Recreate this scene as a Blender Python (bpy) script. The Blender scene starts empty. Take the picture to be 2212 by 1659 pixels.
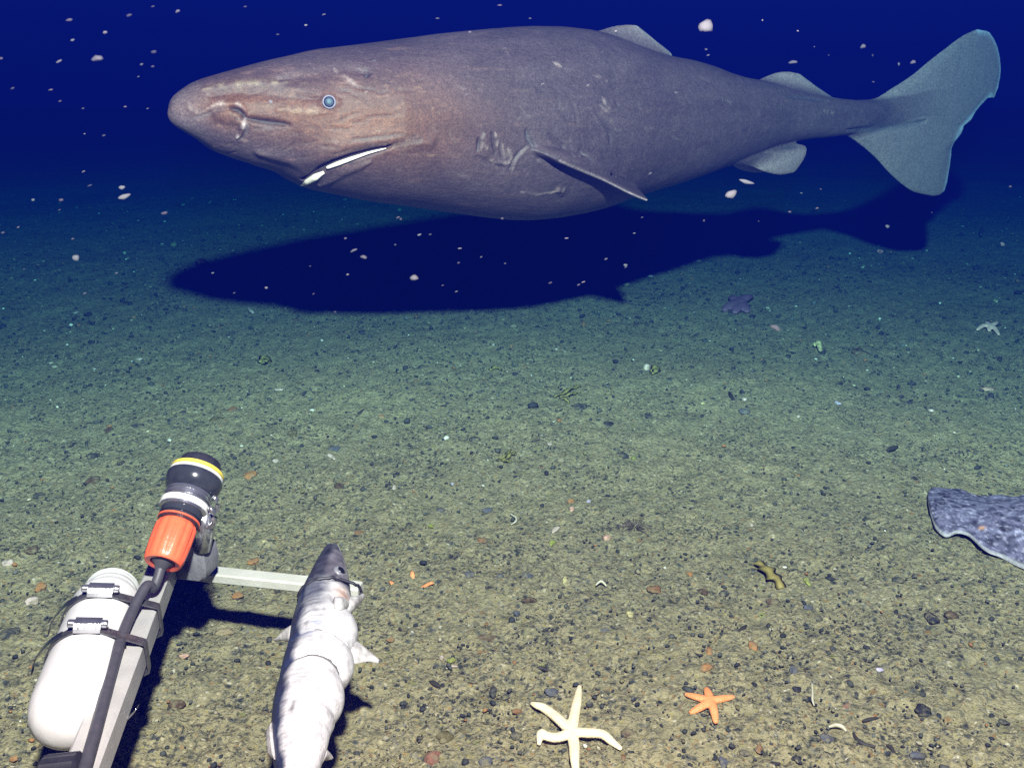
import bpy, bmesh, math, random
import numpy as np
from mathutils import Vector, Matrix
from mathutils.bvhtree import BVHTree

sc = bpy.context.scene
COL = sc.collection
R = math.radians

# ------------------------------------------------------------------ camera
CAM_H = 0.735
PITCH = R(18.3)
HFOV = R(60)
cam_data = bpy.data.cameras.new("camera")
cam = bpy.data.objects.new("camera", cam_data)
COL.objects.link(cam)
cam.location = (0, 0, CAM_H)
cam.rotation_euler = (R(90) - PITCH, 0, 0)
cam_data.sensor_width = 36
cam_data.angle = HFOV
cam_data.clip_start = 0.02
cam_data.clip_end = 200
sc.camera = cam

# ------------------------------------------------------------------ world: deep water, no daylight
world = bpy.data.worlds.new("World")
sc.world = world
world.use_nodes = True
bg = world.node_tree.nodes["Background"]
bg.inputs[0].default_value = (0.010, 0.022, 0.60, 1)
bg.inputs[1].default_value = 0.072

# ------------------------------------------------------------------ the lander's flood lamp (above the camera)
LAMP = Vector((0.10, -0.03, 1.40))
ld = bpy.data.lights.new("flood_lamp", 'SPOT')
ld.energy = 1400
ld.color = (1.0, 0.50, 0.455)
ld.spot_size = R(165)
ld.spot_blend = .7
ld.shadow_soft_size = 0.035
lamp = bpy.data.objects.new("flood_lamp", ld)
COL.objects.link(lamp)
lamp.location = LAMP
lamp.rotation_euler = (Vector((0.35, 3.0, 0.3)) - LAMP).to_track_quat('-Z', 'Y').to_euler()
# the reflector throws more light outwards than straight down
ld.use_nodes = True
lt = ld.node_tree
em = lt.nodes["Emission"]
geo = lt.nodes.new("ShaderNodeNewGeometry")
sp3 = lt.nodes.new("ShaderNodeSeparateXYZ")
lt.links.new(geo.outputs["Incoming"], sp3.inputs[0])
ab = lt.nodes.new("ShaderNodeMath")
ab.operation = 'ABSOLUTE'
lt.links.new(sp3.outputs[2], ab.inputs[0])
mr = lt.nodes.new("ShaderNodeFloatCurve")
cv = mr.mapping.curves[0]
for x_, y_ in ((.10, 1.05), (.22, 1.20), (.36, .95), (.48, 1.06), (.62, .78), (.80, .45)):
    cv.points.new(x_, y_)
cv.points[0].location = (0, .70)
cv.points[-1].location = (1, .36)
mr.mapping.update()
lt.links.new(ab.outputs[0], mr.inputs["Value"])
lt.links.new(mr.outputs[0], em.inputs["Strength"])

sc.view_settings.view_transform = 'Standard'
sc.view_settings.look = 'None'
sc.view_settings.exposure = 0.0
sc.view_settings.gamma = 1.0
sc.render.engine = 'CYCLES'
cy = sc.cycles
cy.use_denoising = False
cy.max_bounces = 4
cy.transparent_max_bounces = 24
cy.diffuse_bounces = 2
cy.glossy_bounces = 2
cy.volume_bounces = 0
cy.caustics_reflective = False
cy.caustics_refractive = False

# ------------------------------------------------------------------ helpers
F = 1106 / math.tan(HFOV / 2)
FWD = Vector((0, math.cos(PITCH), -math.sin(PITCH)))
UPV = Vector((0, math.sin(PITCH), math.cos(PITCH)))
CAMP = Vector((0, 0, CAM_H))


def ray(px, py):
    return FWD + Vector((1, 0, 0)) * ((px - 1106) / F) + UPV * ((829.5 - py) / F)


def at_z(px, py, z):
    r = ray(px, py)
    return CAMP + r * ((z - CAM_H) / r.z)


def at_d(px, py, d):
    r = ray(px, py)
    return CAMP + r * (d / r.y)


def hash3(ix, iy, iz, seed):
    h = (ix.astype(np.int64) * 374761393 + iy.astype(np.int64) * 668265263 + iz.astype(np.int64) * 2147483647 + seed * 974711) & 0xffffffff
    h = ((h ^ (h >> 13)) * 1274126177) & 0xffffffff
    h = ((h ^ (h >> 16)) * 2246822519) & 0xffffffff
    return ((h ^ (h >> 15)) & 0xffffff) / float(0xffffff)


def noise(P, scale, seed=0):
    """value noise in -1..1 at the rows of P"""
    p = np.asarray(P, float) * scale + 1000.0
    i = np.floor(p)
    f = p - i
    f = f * f * (3 - 2 * f)
    i = i.astype(np.int64)
    out = 0
    for dx in (0, 1):
        for dy in (0, 1):
            for dz in (0, 1):
                w = (f[:, 0] if dx else 1 - f[:, 0]) * (f[:, 1] if dy else 1 - f[:, 1]) * (f[:, 2] if dz else 1 - f[:, 2])
                out = out + w * hash3(i[:, 0] + dx, i[:, 1] + dy, i[:, 2] + dz, seed)
    return out * 2 - 1


def fbm(P, scale, octv=3, seed=0):
    o, a = 0, 1.0
    for k in range(octv):
        o = o + a * noise(P, scale * 2 ** k, seed + k)
        a *= .5
    return o / 1.75


class MB:
    def __init__(self):
        self.v = []
        self.f = []

    def add(self, vs, fs):
        o = len(self.v)
        self.v += [tuple(p) for p in vs]
        self.f += [tuple(i + o for i in q) for q in fs]
        return self

    def rings(self, rings, cap0=True, cap1=True, closed=True):
        n = len(rings[0])
        vs = [p for r in rings for p in r]
        fs = []
        for a in range(len(rings) - 1):
            for b in range(n if closed else n - 1):
                c = (b + 1) % n
                fs.append((a * n + b, a * n + c, (a + 1) * n + c, (a + 1) * n + b))
        if cap0:
            fs.append(tuple(reversed(range(n))))
        if cap1:
            fs.append(tuple((len(rings) - 1) * n + k for k in range(n)))
        return self.add(vs, fs)

    def tube(self, pts, rad, seg=12, flat=1.0, upref=Vector((0, 0, 1))):
        pts = [Vector(p) for p in pts]
        rr = rad if hasattr(rad, '__len__') else [rad] * len(pts)
        rings = []
        for i, p in enumerate(pts):
            t = (pts[min(i + 1, len(pts) - 1)] - pts[max(i - 1, 0)]).normalized()
            a = t.cross(upref)
            if a.length < 1e-4:
                a = t.cross(Vector((1, 0, 0)))
            a.normalize()
            b = a.cross(t)
            rings.append([p + a * (math.cos(q) * rr[i]) + b * (math.sin(q) * rr[i] * flat) for q in (2 * math.pi * k / seg for k in range(seg))])
        return self.rings(rings)

    def lathe(self, A, ax, prof, seg=40):
        ax = ax.normalized()
        a = ax.cross(Vector((0, 0, 1)))
        if a.length < 1e-4:
            a = Vector((1, 0, 0))
        a.normalize()
        b = a.cross(ax)
        rings = [[A + ax * t + a * (math.cos(q) * r) + b * (math.sin(q) * r) for q in (2 * math.pi * k / seg for k in range(seg))] for t, r in prof]
        return self.rings(rings)

    def box(self, A, ax, w, h, L, up=Vector((0, 0, 1)), bev=0.002):
        """a bar of length L from A along ax, width w sideways, height h"""
        ax = ax.normalized()
        s = ax.cross(up).normalized()
        u = s.cross(ax)
        W, Hh, c = w / 2, h / 2, bev
        sec = [(W, Hh - c), (W - c, Hh), (-W + c, Hh), (-W, Hh - c), (-W, -Hh + c), (-W + c, -Hh), (W - c, -Hh), (W, -Hh + c)]
        def ring(t, k):
            return [A + ax * t + s * (x * k) + u * (y * k) for x, y in sec]
        k = 1 - bev / max(w, h)
        return self.rings([ring(0, k), ring(bev, 1), ring(L - bev, 1), ring(L, k)])

    def build(self, name, mat, parent=None, smooth=True, angle=None):
        me = bpy.data.meshes.new(name)
        me.from_pydata(self.v, [], self.f)
        bm = bmesh.new()
        bm.from_mesh(me)
        bmesh.ops.recalc_face_normals(bm, faces=bm.faces)
        bm.to_mesh(me)
        bm.free()
        return link(name, me, mat, parent, smooth, angle)


def link(name, me, mat, parent=None, smooth=True, angle=None):
    if mat is not None:
        me.materials.append(mat)
    me.polygons.foreach_set('use_smooth', [smooth] * len(me.polygons))
    if angle is not None:
        me.set_sharp_from_angle(angle=R(angle))
    o = bpy.data.objects.new(name, me)
    COL.objects.link(o)
    if parent is not None:
        o.parent = parent
        o.matrix_parent_inverse = parent.matrix_basis.inverted()
    return o


def tag(o, label=None, cat=None, group=None, kind=None):
    if label:
        o['label'] = label
    if cat:
        o['category'] = cat
    if group:
        o['group'] = group
    if kind:
        o['kind'] = kind
    return o


def thing(name, loc, label, cat, group=None):
    o = bpy.data.objects.new(name, None)
    o.empty_display_size = .05
    COL.objects.link(o)
    o.location = loc
    return tag(o, label, cat, group)


class NT:
    def __init__(self, name):
        self.m = bpy.data.materials.new(name)
        self.m.use_nodes = True
        self.t = self.m.node_tree
        self.b = self.t.nodes['Principled BSDF']

    def n(self, typ, **kw):
        nd = self.t.nodes.new(typ)
        for k, v in kw.items():
            if k.startswith('i_'):
                k = k[2:]
                nd.inputs[int(k) if k.isdigit() else k].default_value = v
            else:
                setattr(nd, k, v)
        return nd

    def l(self, a, b):
        self.t.links.new(a, b)

    def ramp(self, fac, stops, interp='LINEAR'):
        r = self.n('ShaderNodeValToRGB')
        r.color_ramp.interpolation = interp
        e = r.color_ramp.elements
        while len(e) < len(stops):
            e.new(.5)
        for q, (p, c) in zip(e, stops):
            q.position = p
            q.color = (*c, 1)
        self.l(fac, r.inputs[0])
        return r.outputs[0]

    def mix(self, fac, a, b, mode='MIX'):
        m = self.n('ShaderNodeMix', data_type='RGBA', blend_type=mode)
        for sock, v in ((m.inputs['Factor'], fac), (m.inputs['A'], a), (m.inputs['B'], b)):
            if isinstance(v, (int, float)):
                sock.default_value = v
            elif isinstance(v, tuple):
                sock.default_value = (*v, 1) if len(v) == 3 else v
            else:
                self.l(v, sock)
        return m.outputs['Result']

    def coord(self):
        return self.n('ShaderNodeNewGeometry').outputs['Position']

    def objcoord(self):
        return self.n('ShaderNodeTexCoord').outputs['Object']

    def noise(self, vec, scale, detail=3, rough=.55):
        nd = self.n('ShaderNodeTexNoise', i_Scale=scale, i_Detail=detail, i_Roughness=rough)
        self.l(vec, nd.inputs['Vector'])
        return nd.outputs['Fac']

    def bump(self, h, dist, strength=1.0):
        b = self.n('ShaderNodeBump', i_Strength=strength, i_Distance=dist)
        self.l(h, b.inputs['Height'])
        self.l(b.outputs[0], self.b.inputs['Normal'])

    def set(self, **kw):
        for k, v in kw.items():
            self.b.inputs[k.replace('_', ' ')].default_value = v
        return self

    def color(self, s):
        if isinstance(s, tuple):
            self.b.inputs['Base Color'].default_value = (*s, 1)
        else:
            self.l(s, self.b.inputs['Base Color'])
        return self


def plain(name, c1, c2=None, scale=40, rough=.6, metal=0, bump=0, bscale=200, detail=3):
    t = NT(name)
    v = t.objcoord()
    if c2 is None:
        c2 = tuple(x * .75 for x in c1)
    t.color(t.ramp(t.noise(v, scale, detail), [(.32, c1), (.68, c2)]))
    t.set(Roughness=rough, Metallic=metal)
    if bump:
        t.bump(t.noise(v, bscale, 3), bump)
    return t.m


def vcol_mat(name, rough=.5, bump=.001, bscale=150, var=.35, vscale=60, spec=.4, stretch=None):
    """base colour from the mesh's own pigment attribute, times fine mottling"""
    t = NT(name)
    a = t.n('ShaderNodeAttribute', attribute_name='pigment')
    v = t.objcoord()
    if stretch:
        mp = t.n('ShaderNodeMapping')
        mp.inputs['Rotation'].default_value = stretch[0]
        mp.inputs['Scale'].default_value = stretch[1]
        t.l(v, mp.inputs['Vector'])
        v = mp.outputs[0]
    f = t.ramp(t.noise(v, vscale, 4, .65), [(.3, (1 - var,) * 3), (.7, (1 + var * .6,) * 3)])
    t.color(t.mix(1.0, a.outputs['Color'], f, 'MULTIPLY'))
    t.set(Roughness=rough, Specular_IOR_Level=spec)
    if bump:
        t.bump(t.noise(v, bscale, 4, .6), bump)
    return t.m


def set_pigment(me, cols):
    at = me.color_attributes.new('pigment', 'FLOAT_COLOR', 'POINT')
    c = np.ones((len(me.vertices), 4), np.float32)
    c[:, :3] = cols
    at.data.foreach_set('color', c.ravel())


def verts_np(me):
    a = np.empty(len(me.vertices) * 3, np.float32)
    me.vertices.foreach_get('co', a)
    return a.reshape(-1, 3).astype(float)


# ------------------------------------------------------------------ water (haze) round everything
hb = MB()
hb.add([(x, y, z) for z in (-1.3, 2.2) for y in (-4, 46) for x in (-30, 30)],
       [(0, 1, 3, 2), (4, 6, 7, 5), (0, 4, 5, 1), (1, 5, 7, 3), (3, 7, 6, 2), (2, 6, 4, 0)])
hm = bpy.data.materials.new('water_haze')
hm.use_nodes = True
hm.node_tree.nodes.clear()
ho = hm.node_tree.nodes.new('ShaderNodeOutputMaterial')
hv = hm.node_tree.nodes.new('ShaderNodeVolumePrincipled')
hv.inputs['Color'].default_value = (0.0006, 0.0026, 0.056, 1)
hv.inputs['Absorption Color'].default_value = (0.14, 0.865, 0.94, 1)
hv.inputs['Density'].default_value = 0.46
hm.node_tree.links.new(hv.outputs[0], ho.inputs['Volume'])
haze = hb.build('haze', hm, smooth=False)
tag(haze, kind='stuff')


# ------------------------------------------------------------------ seabed
def ground_h(P):
    """height of the silt at rows of (x, y)"""
    P = np.asarray(P, float)
    Q = np.c_[P[:, 0], P[:, 1], np.zeros(len(P))]
    return .020 * noise(Q, .8, 3) + .008 * noise(Q, 3.1, 5)


def ground_at(x, y):
    return float(ground_h([[x, y]])[0])


def build_seabed():
    ys = np.concatenate([np.linspace(-2.5, .2, 20), .25 * (44 / .25) ** np.linspace(0, 1, 720)])
    inner = np.linspace(-1, 1, 620)
    X, Y = [], []
    us = np.concatenate([[-5, -3, -2, -1.5, -1.2], inner, [1.2, 1.5, 2, 3, 5]])
    for y in ys:
        X.append(np.clip(us * (.66 * max(y, .2) + .35), -28, 28) + us * 1e-3)
        Y.append(np.full(len(us), y))
    X = np.array(X)
    Y = np.array(Y)
    n, m = X.shape
    x, y = X.ravel(), Y.ravel()
    Q = np.c_[x, y, np.zeros(len(x))]
    z = ground_h(np.c_[x, y])
    fade = np.clip(6 / np.maximum(y, .1), 0, 1)
    z += fade * (.0045 * fbm(Q, 28, 3, 11) + .0036 * noise(Q, 95, 21) + .0022 * noise(Q, 190, 33))
    me = bpy.data.meshes.new('seabed')
    idx = np.arange(n * m).reshape(n, m)
    f = np.stack([idx[:-1, :-1], idx[:-1, 1:], idx[1:, 1:], idx[1:, :-1]], -1).reshape(-1, 4)
    me.vertices.add(n * m)
    me.vertices.foreach_set('co', np.c_[x, y, z].astype(np.float32).ravel())
    me.loops.add(f.size)
    me.loops.foreach_set('vertex_index', f.ravel().astype(np.int32))
    me.polygons.add(len(f))
    me.polygons.foreach_set('loop_start', np.arange(0, f.size, 4, dtype=np.int32))
    me.update(calc_edges=True)
    t = NT('silt_and_grit')
    v0 = t.coord()
    wn = t.n('ShaderNodeTexNoise', i_Scale=120.0, i_Detail=2.0)
    t.l(v0, wn.inputs['Vector'])
    wv = t.n('ShaderNodeVectorMath', operation='MULTIPLY_ADD')
    t.l(wn.outputs['Color'], wv.inputs[0])
    wv.inputs[1].default_value = (.0022, .0022, .0022)
    t.l(v0, wv.inputs[2])
    v = wv.outputs[0]
    big = t.noise(v0, 2.2, 3)
    mid = t.noise(v0, 24, 5, .7)
    silt = t.ramp(mid, [(.28, (.165, .150, .082)), (.48, (.280, .245, .138)), (.72, (.41, .345, .19))])
    silt = t.mix(t.ramp(big, [(.35, (0, 0, 0)), (.7, (.6, .6, .6))]), silt, (.22, .20, .125))
    clump = t.ramp(t.noise(v0, 7, 4, .6), [(.30, (.25, .25, .25)), (.62, (1, 1, 1))])

    def grains(scale, keep, lo, hi, stops, amount=1.0):
        vo = t.n('ShaderNodeTexVoronoi', i_Scale=scale, i_Randomness=1.0)
        t.l(v, vo.inputs['Vector'])
        sp = t.n('ShaderNodeSeparateColor')
        t.l(vo.outputs['Color'], sp.inputs[0])
        tone = t.ramp(sp.outputs[0], stops, 'CONSTANT')
        ins = t.ramp(vo.outputs['Distance'], [(.0, (amount,) * 3), (lo, (amount,) * 3), (hi, (0, 0, 0))])
        k = t.ramp(sp.outputs[1], [(.0, (1, 1, 1)), (keep, (1, 1, 1)), (keep + .02, (0, 0, 0))])
        return t.mix(1.0, ins, k, 'MULTIPLY'), tone
    small = [(0, (.40, .34, .20)), (.30, (.30, .25, .09)), (.48, (.17, .17, .15)), (.70, (.45, .38, .24)), (.88, (.30, .18, .07)), (.97, (.60, .54, .42))]
    large = [(0, (.035, .04, .04)), (.55, (.07, .075, .068)), (.78, (.15, .13, .085)), (.90, (.24, .145, .06)), (.96, (.22, .22, .08))]
    f1, c1 = grains(190, .45, .25, .7, small, .8)
    f2, c2 = grains(70, .20, .16, .42, large)
    col = t.mix(f1, silt, c1)
    fine = t.ramp(t.noise(v0, 165, 5, .72), [(.532, (0, 0, 0)), (.585, (.95, .95, .95))])
    col = t.mix(t.mix(1.0, fine, clump, 'MULTIPLY'), col, (.046, .050, .040))
    grit = t.ramp(t.noise(v0, 88, 6, .72), [(.558, (0, 0, 0)), (.60, (.97, .97, .97))])
    col = t.mix(t.mix(1.0, grit, clump, 'MULTIPLY'), col, (.034, .039, .034))
    col = t.mix(f2, col, c2)
    t.color(col)
    t.set(Roughness=.9, Specular_IOR_Level=.15)
    t.bump(t.noise(v0, 130, 4, .65), .008, 1.0)
    o = link('seabed', me, t.m)
    tag(o, kind='structure')
    return o


seabed = build_seabed()

# ------------------------------------------------------------------ shark
SN = Vector((-0.64282275, 1.73, 0.0))
SU = Vector((0.84727136, 0.53116029, 0.0))
SW = Vector((0.53116029, -0.84727136, 0.0))     # towards its left flank, the one we see
ST = [(0.000,0.696,0.687), (0.003,0.705,0.680), (0.007,0.716,0.675), (0.015,0.726,0.668), (0.027,0.735,0.660), (0.049,0.748,0.646), (0.074,0.757,0.626),
      (0.109,0.768,0.610), (0.153,0.779,0.594), (0.199,0.791,0.578), (0.246,0.800,0.544), (0.304,0.815,0.531), (0.375,0.822,0.512), (0.459,0.834,0.497),
      (0.559,0.848,0.478), (0.664,0.861,0.456), (0.776,0.871,0.440), (0.881,0.875,0.442), (0.990,0.868,0.451), (1.092,0.840,0.476), (1.198,0.819,0.492),
      (1.325,0.805,0.515), (1.460,0.771,0.543), (1.584,0.759,0.576), (1.715,0.732,0.598), (1.855,0.715,0.603), (1.980,0.706,0.610), (2.109,0.706,0.632),
      (2.288,0.722,0.673)]
RK = ([0, .12, .4, .65, .9, 1.2, 1.6, 1.95, 2.2, 2.35, 2.6], [1.0, 1.1, 1.2, 1.05, .95, .92, .85, .75, .6, .4, .25])


def mid_plane(px, py):
    """where the line of sight meets the shark's own plane of symmetry"""
    r = ray(px, py)
    t = (SN - CAMP).dot(SW) / r.dot(SW)
    return CAMP + r * t


def catmull(pts, n=6):
    out = []
    for i in range(len(pts) - 1):
        p0, p1, p2, p3 = pts[max(i - 1, 0)], pts[i], pts[i + 1], pts[min(i + 2, len(pts) - 1)]
        for k in range(n):
            t = k / n
            out.append(.5 * ((2 * p1) + (p2 - p0) * t + (2 * p0 - 5 * p1 + 4 * p2 - p3) * t * t + (3 * p1 - p0 - 3 * p2 + p3) * t ** 3))
    return out + [pts[-1]]


def lens_fin(mb, lead, trail, thick, nseg=28, nc=10, bulge=.5):
    """a fin: leading and trailing edge polylines (3-D), lens-shaped in section, thick[0] at the root to thick[1] at the tip"""
    def resample(pl, n):
        pl = [Vector(p) for p in pl]
        pl = catmull(pl) if len(pl) > 2 else pl
        d = [0]
        for a, b in zip(pl, pl[1:]):
            d.append(d[-1] + (b - a).length)
        out = []
        for k in range(n):
            t = d[-1] * k / (n - 1)
            i = max(j for j in range(len(d)) if d[j] <= t + 1e-9)
            i = min(i, len(pl) - 2)
            u = (t - d[i]) / max(d[i + 1] - d[i], 1e-9)
            out.append(pl[i].lerp(pl[i + 1], u))
        return out
    A, B = resample(lead, nseg), resample(trail, nseg)
    nrm = Vector((0, 0, 0))
    for k in range(nseg - 1):
        nrm += (B[k] - A[k]).cross(A[k + 1] - A[k])
    nrm.normalize()
    rings = []
    for k in range(nseg):
        u = k / (nseg - 1)
        th = thick[0] * (1 - u) ** .8 + thick[1]
        top, bot = [], []
        for j in range(nc + 1):
            v = j / nc
            p = A[k].lerp(B[k], v)
            h = th * (4 * v * (1 - v)) ** bulge * (1.25 - .5 * v) * .5 + thick[1] * .25
            top.append(p + nrm * h)
            bot.append(p - nrm * h)
        rings.append(top + bot[::-1])
    mb.rings(rings)


def build_shark():
    tube = MB()
    S = np.array([a[0] for a in ST])
    ZT = np.array([a[1] for a in ST])
    ZB = np.array([a[2] for a in ST])
    ns, nt = 260, 72
    s = S[-1] * np.linspace(0, 1, ns) ** 1.6
    zt, zb = np.interp(s, S, ZT), np.interp(s, S, ZB)
    for _ in range(3):                      # ease the corners between stations, away from the nose
        for z in (zt, zb):
            z2 = z.copy()
            z2[60:-4] = sum(z[60 + d:len(z) - 4 + d] for d in (-3, -2, -1, 0, 1, 2, 3)) / 7
            z[:] = z2
    h, c = (zt - zb) / 2, (zt + zb) / 2
    w = h * np.interp(s, *RK)
    th = np.linspace(0, 2 * np.pi, nt, endpoint=False)
    e = 2 / 2.25
    cx = np.sign(np.cos(th)) * abs(np.cos(th)) ** e
    sz = np.sign(np.sin(th)) * abs(np.sin(th)) ** e
    rings = []
    for i in range(ns):
        b = SN + SU * float(s[i])
        rings.append([(b.x + SW.x * w[i] * a, b.y + SW.y * w[i] * a, c[i] + h[i] * q) for a, q in zip(cx, sz)])
    tube.rings(rings)
    # near-side surface before the fins, to root the paired fins on
    bvh = BVHTree.FromPolygons([Vector(v) for v in tube.v], tube.f)

    def skin(px, py):
        hit = bvh.ray_cast(CAMP, ray(px, py).normalized())
        return hit[0] if hit[0] is not None else None
    mb = MB()
    mb.add(tube.v, tube.f)
    M = mid_plane
    # first and second dorsal
    lens_fin(mb, [M(1275, 72), M(1322, 58), M(1350, 54.5), M(1372, 55.5)], [M(1440, 128), M(1452, 118), M(1424, 95), M(1376, 56)], (.036, .006))
    lens_fin(mb, [M(1628, 178), M(1672, 159), M(1700, 155.5), M(1722, 159)], [M(1790, 218), M(1797, 210), M(1760, 185), M(1726, 160.5)], (.034, .006))
    # tail fin: upper and lower lobe
    lens_fin(mb, [M(1800, 222), M(1843, 217), M(1890, 213), M(1921, 195), M(1968, 164), M(2015, 126), M(2077, 79), M(2110, 64)],
             [M(1850, 286), M(1960, 290), M(2077, 276), M(2108, 241), M(2136, 211), M(2150, 209), M(2162, 155), M(2155, 101), M(2136, 69)], (.046, .006))
    lens_fin(mb, [M(1800, 280), M(1843, 302), M(1890, 341), M(1921, 375), M(1968, 413), M(2012, 424)],
             [M(1890, 235), M(1990, 225), M(2080, 272), M(2058, 312), M(2052, 357), M(2040, 414), M(2018, 424)], (.042, .006))
    # pelvic fins
    for side in (1, -1):
        pass
        q0, q1 = skin(1560, 356), skin(1700, 306)
        ld_ = [q0 - SW * .03, M(1592, 357) + SW * .040, M(1620, 368) + SW * .045, M(1652, 376) + SW * .045, M(1682, 373) + SW * .042]
        tl_ = [q1 - SW * .03, M(1716, 312) + SW * .030, M(1721, 325) + SW * .036, M(1711, 346) + SW * .040, M(1692, 370) + SW * .042]
        if side < 0:
            mir = lambda p: p - SW * (2 * (p - SN).dot(SW))
            ld_, tl_ = [mir(p) for p in ld_], [mir(p) for p in tl_]
        lens_fin(mb, ld_, tl_, (.028, .006))
    # pectoral fins
    r0, r1, cr = skin(1120, 318), skin(1225, 300), skin(1254, 343)
    tipp = at_d(1398, 434, 2.0)
    n_ = SW
    b0 = skin(1152, 326)

    def behind(px, py, gap, far):
        q = skin(px, py)
        return at_d(px, py, min(far, q.y - gap) if q is not None else far)
    lead = [r0 - n_ * .04, b0 + n_ * .008, behind(1210, 349, .045, b0.y - .01), behind(1300, 388, .06, 1.995), at_d(1360, 418, 2.0), tipp]
    trail = [r1 - n_ * .04, cr + n_ * .006, behind(1292, 350, .018, 2.24), behind(1342, 378, .02, 2.24), behind(1380, 411, .02, 2.18), tipp + SU * .003]
    lens_fin(mb, lead, trail, (.022, .0045), nseg=40)
    mir = lambda p: p - SW * (2 * (p - SN).dot(SW))
    lens_fin(mb, [mir(p) for p in lead], [mir(p) for p in trail], (.022, .0045), nseg=40)
    raw = mb.build('raw_shark', None)
    md = raw.modifiers.new('r', 'REMESH')
    md.mode = 'VOXEL'
    md.voxel_size = .0030
    dg = bpy.context.evaluated_depsgraph_get()
    me = bpy.data.meshes.new_from_object(raw.evaluated_get(dg))
    old = raw.data
    bpy.data.objects.remove(raw)
    bpy.data.meshes.remove(old)
    # light smoothing
    bm = bmesh.new()
    bm.from_mesh(me)
    for _ in range(3):
        bmesh.ops.smooth_vert(bm, verts=bm.verts, factor=.5, use_axis_x=True, use_axis_y=True, use_axis_z=True)
    bm.normal_update()
    P = np.array([v.co[:] for v in bm.verts])
    NV = np.array([v.normal[:] for v in bm.verts])
    surf = BVHTree.FromBMesh(bm)
    bm.free()

    def hit(px, py):
        h_ = surf.ray_cast(CAMP, ray(px, py).normalized())
        return h_[0]

    def dist_to(poly):
        d = np.full(len(P), 9.9)
        u = np.zeros(len(P))
        tot = len(poly) - 1
        lo = np.min(poly, 0) - .08
        hi = np.max(poly, 0) + .08
        k = np.where(((P > lo) & (P < hi)).all(1))[0]
        Q = P[k]
        dk, uk = d[k], u[k]
        for i in range(tot):
            a, b = poly[i], poly[i + 1]
            ab = b - a
            t = np.clip(((Q - a) @ ab) / max(ab @ ab, 1e-12), 0, 1)
            dd = np.linalg.norm(Q - a - t[:, None] * ab, axis=1)
            m = dd < dk
            dk[m] = dd[m]
            uk[m] = (i + t[m]) / tot
        d[k], u[k] = dk, uk
        return d, u

    disp = np.zeros(len(P))
    # ---- pigment
    sx = (P - np.array(SN)) @ np.array(SU)
    wx = (P - np.array(SN)) @ np.array(SW)
    zc = np.interp(sx, s, c)
    hh = np.interp(sx, s, h)
    rel = (P[:, 2] - zc) / np.maximum(hh, .03)
    trunk = np.array([.064, .042, .046])
    rear = np.array([.094, .060, .062])
    tan = np.array([.132, .051, .023])
    f1 = np.clip((sx - .34) / .45, 0, 1)[:, None]
    f2 = np.clip((sx - .85) / .9, 0, 1)[:, None]
    colr = trunk * (1 - f2) + rear * f2
    warm = (np.exp(-((sx - .32) / .21) ** 2 - ((rel - .05) / .50) ** 2) + .55 * np.exp(-((sx - .09) / .11) ** 2 - ((rel - .25) / .6) ** 2))
    warm = np.clip(warm * (1 + .35 * fbm(P, 11, 3, 15)), 0, 1)[:, None]
    colr = colr * (1 - warm) + tan * warm
    Qs = np.c_[sx * 1.0, wx * 2.5, P[:, 2] * 4.0]
    colr = colr * (1 + .22 * fbm(Qs, 9, 4, 3)[:, None]) * (1 + .10 * noise(P, 130, 7)[:, None])
    colr = colr * (1 + .22 * fbm(P * np.array([1, 1, 1.4]), 6.5, 3, 91))[:, None]
    blot = np.clip(fbm(P, 34, 3, 23) - .18, 0, 1)[:, None]
    colr = colr * (1 + .55 * blot)
    streak = np.clip(fbm(np.c_[sx * 1.0, wx * 3, P[:, 2] * 7.0], 14, 3, 77) - .25, 0, 1)[:, None]
    colr = colr + streak * np.array([.11, .055, .036]) * np.clip(1.3 - f1 * 1.0, 0, 1)
    # snout tip is rubbed grey
    tipm = np.clip(1 - sx / .065, 0, 1)[:, None] ** .7
    colr = colr * (1 - .6 * tipm) + np.array([.17, .115, .115]) * .6 * tipm
    # fins paler towards their trailing margins
    out = np.clip((np.abs(rel) - 1.0) / .35, 0, 1) * (sx > .95)
    out = np.maximum(out, np.clip((sx - S[-1] + .20) / .32, 0, 1))
    colr = colr * (1 - .8 * out[:, None]) + np.array([.30, .20, .20]) * .8 * out[:, None]

    def stroke(pts, rad, depth=0.0, col=None, a=1.0, taper=True, off=0):
        poly = np.array([hit(*p)[:] for p in pts if hit(*p) is not None])
        if len(poly) < 2:
            return
        d, u = dist_to(poly)
        r = .74 * rad * (np.clip(4 * u * (1 - u), .15, 1) ** .5 if taper else 1)
        g = np.exp(-(d / r) ** 2)
        nonlocal disp, colr
        disp = disp + .74 * depth * g
        if col is not None:
            q = (a * g * (np.clip(.55 + 1.1 * noise(P, 95, 17), 0, 1) if col[0] > .2 else 1))[:, None]
            colr = colr * (1 - q) + np.array(col) * q

    dark = (.016, .012, .013)
    pale = (.40, .27, .25)
    # mouth
    mouth = [(632, 396), (652, 388), (690, 366), (720, 353), (760, 339), (800, 328), (842, 317)]
    stroke(mouth, .011, -.016, dark, .9)
    stroke([(640, 408), (690, 400), (740, 375), (800, 350)], .012, .006)
    stroke([(560, 330), (640, 350), (740, 320), (850, 300), (930, 310)], .03, .008)
    stroke([(842, 317), (880, 305), (905, 303)], .012, -.006, (.08, .06, .05), .5)
    stroke([(760, 302), (820, 296), (870, 290)], .006, -.003, (.08, .06, .05), .6)
    stroke([(720, 332), (790, 318), (840, 308)], .006, -.003, (.08, .06, .05), .5)
    # nostril with its flap
    stroke([(470, 250), (490, 246), (510, 250), (522, 268)], .030, .010)
    stroke([(448, 236), (470, 228), (495, 224), (515, 226), (530, 238)], .008, .006, pale, .8)
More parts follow.
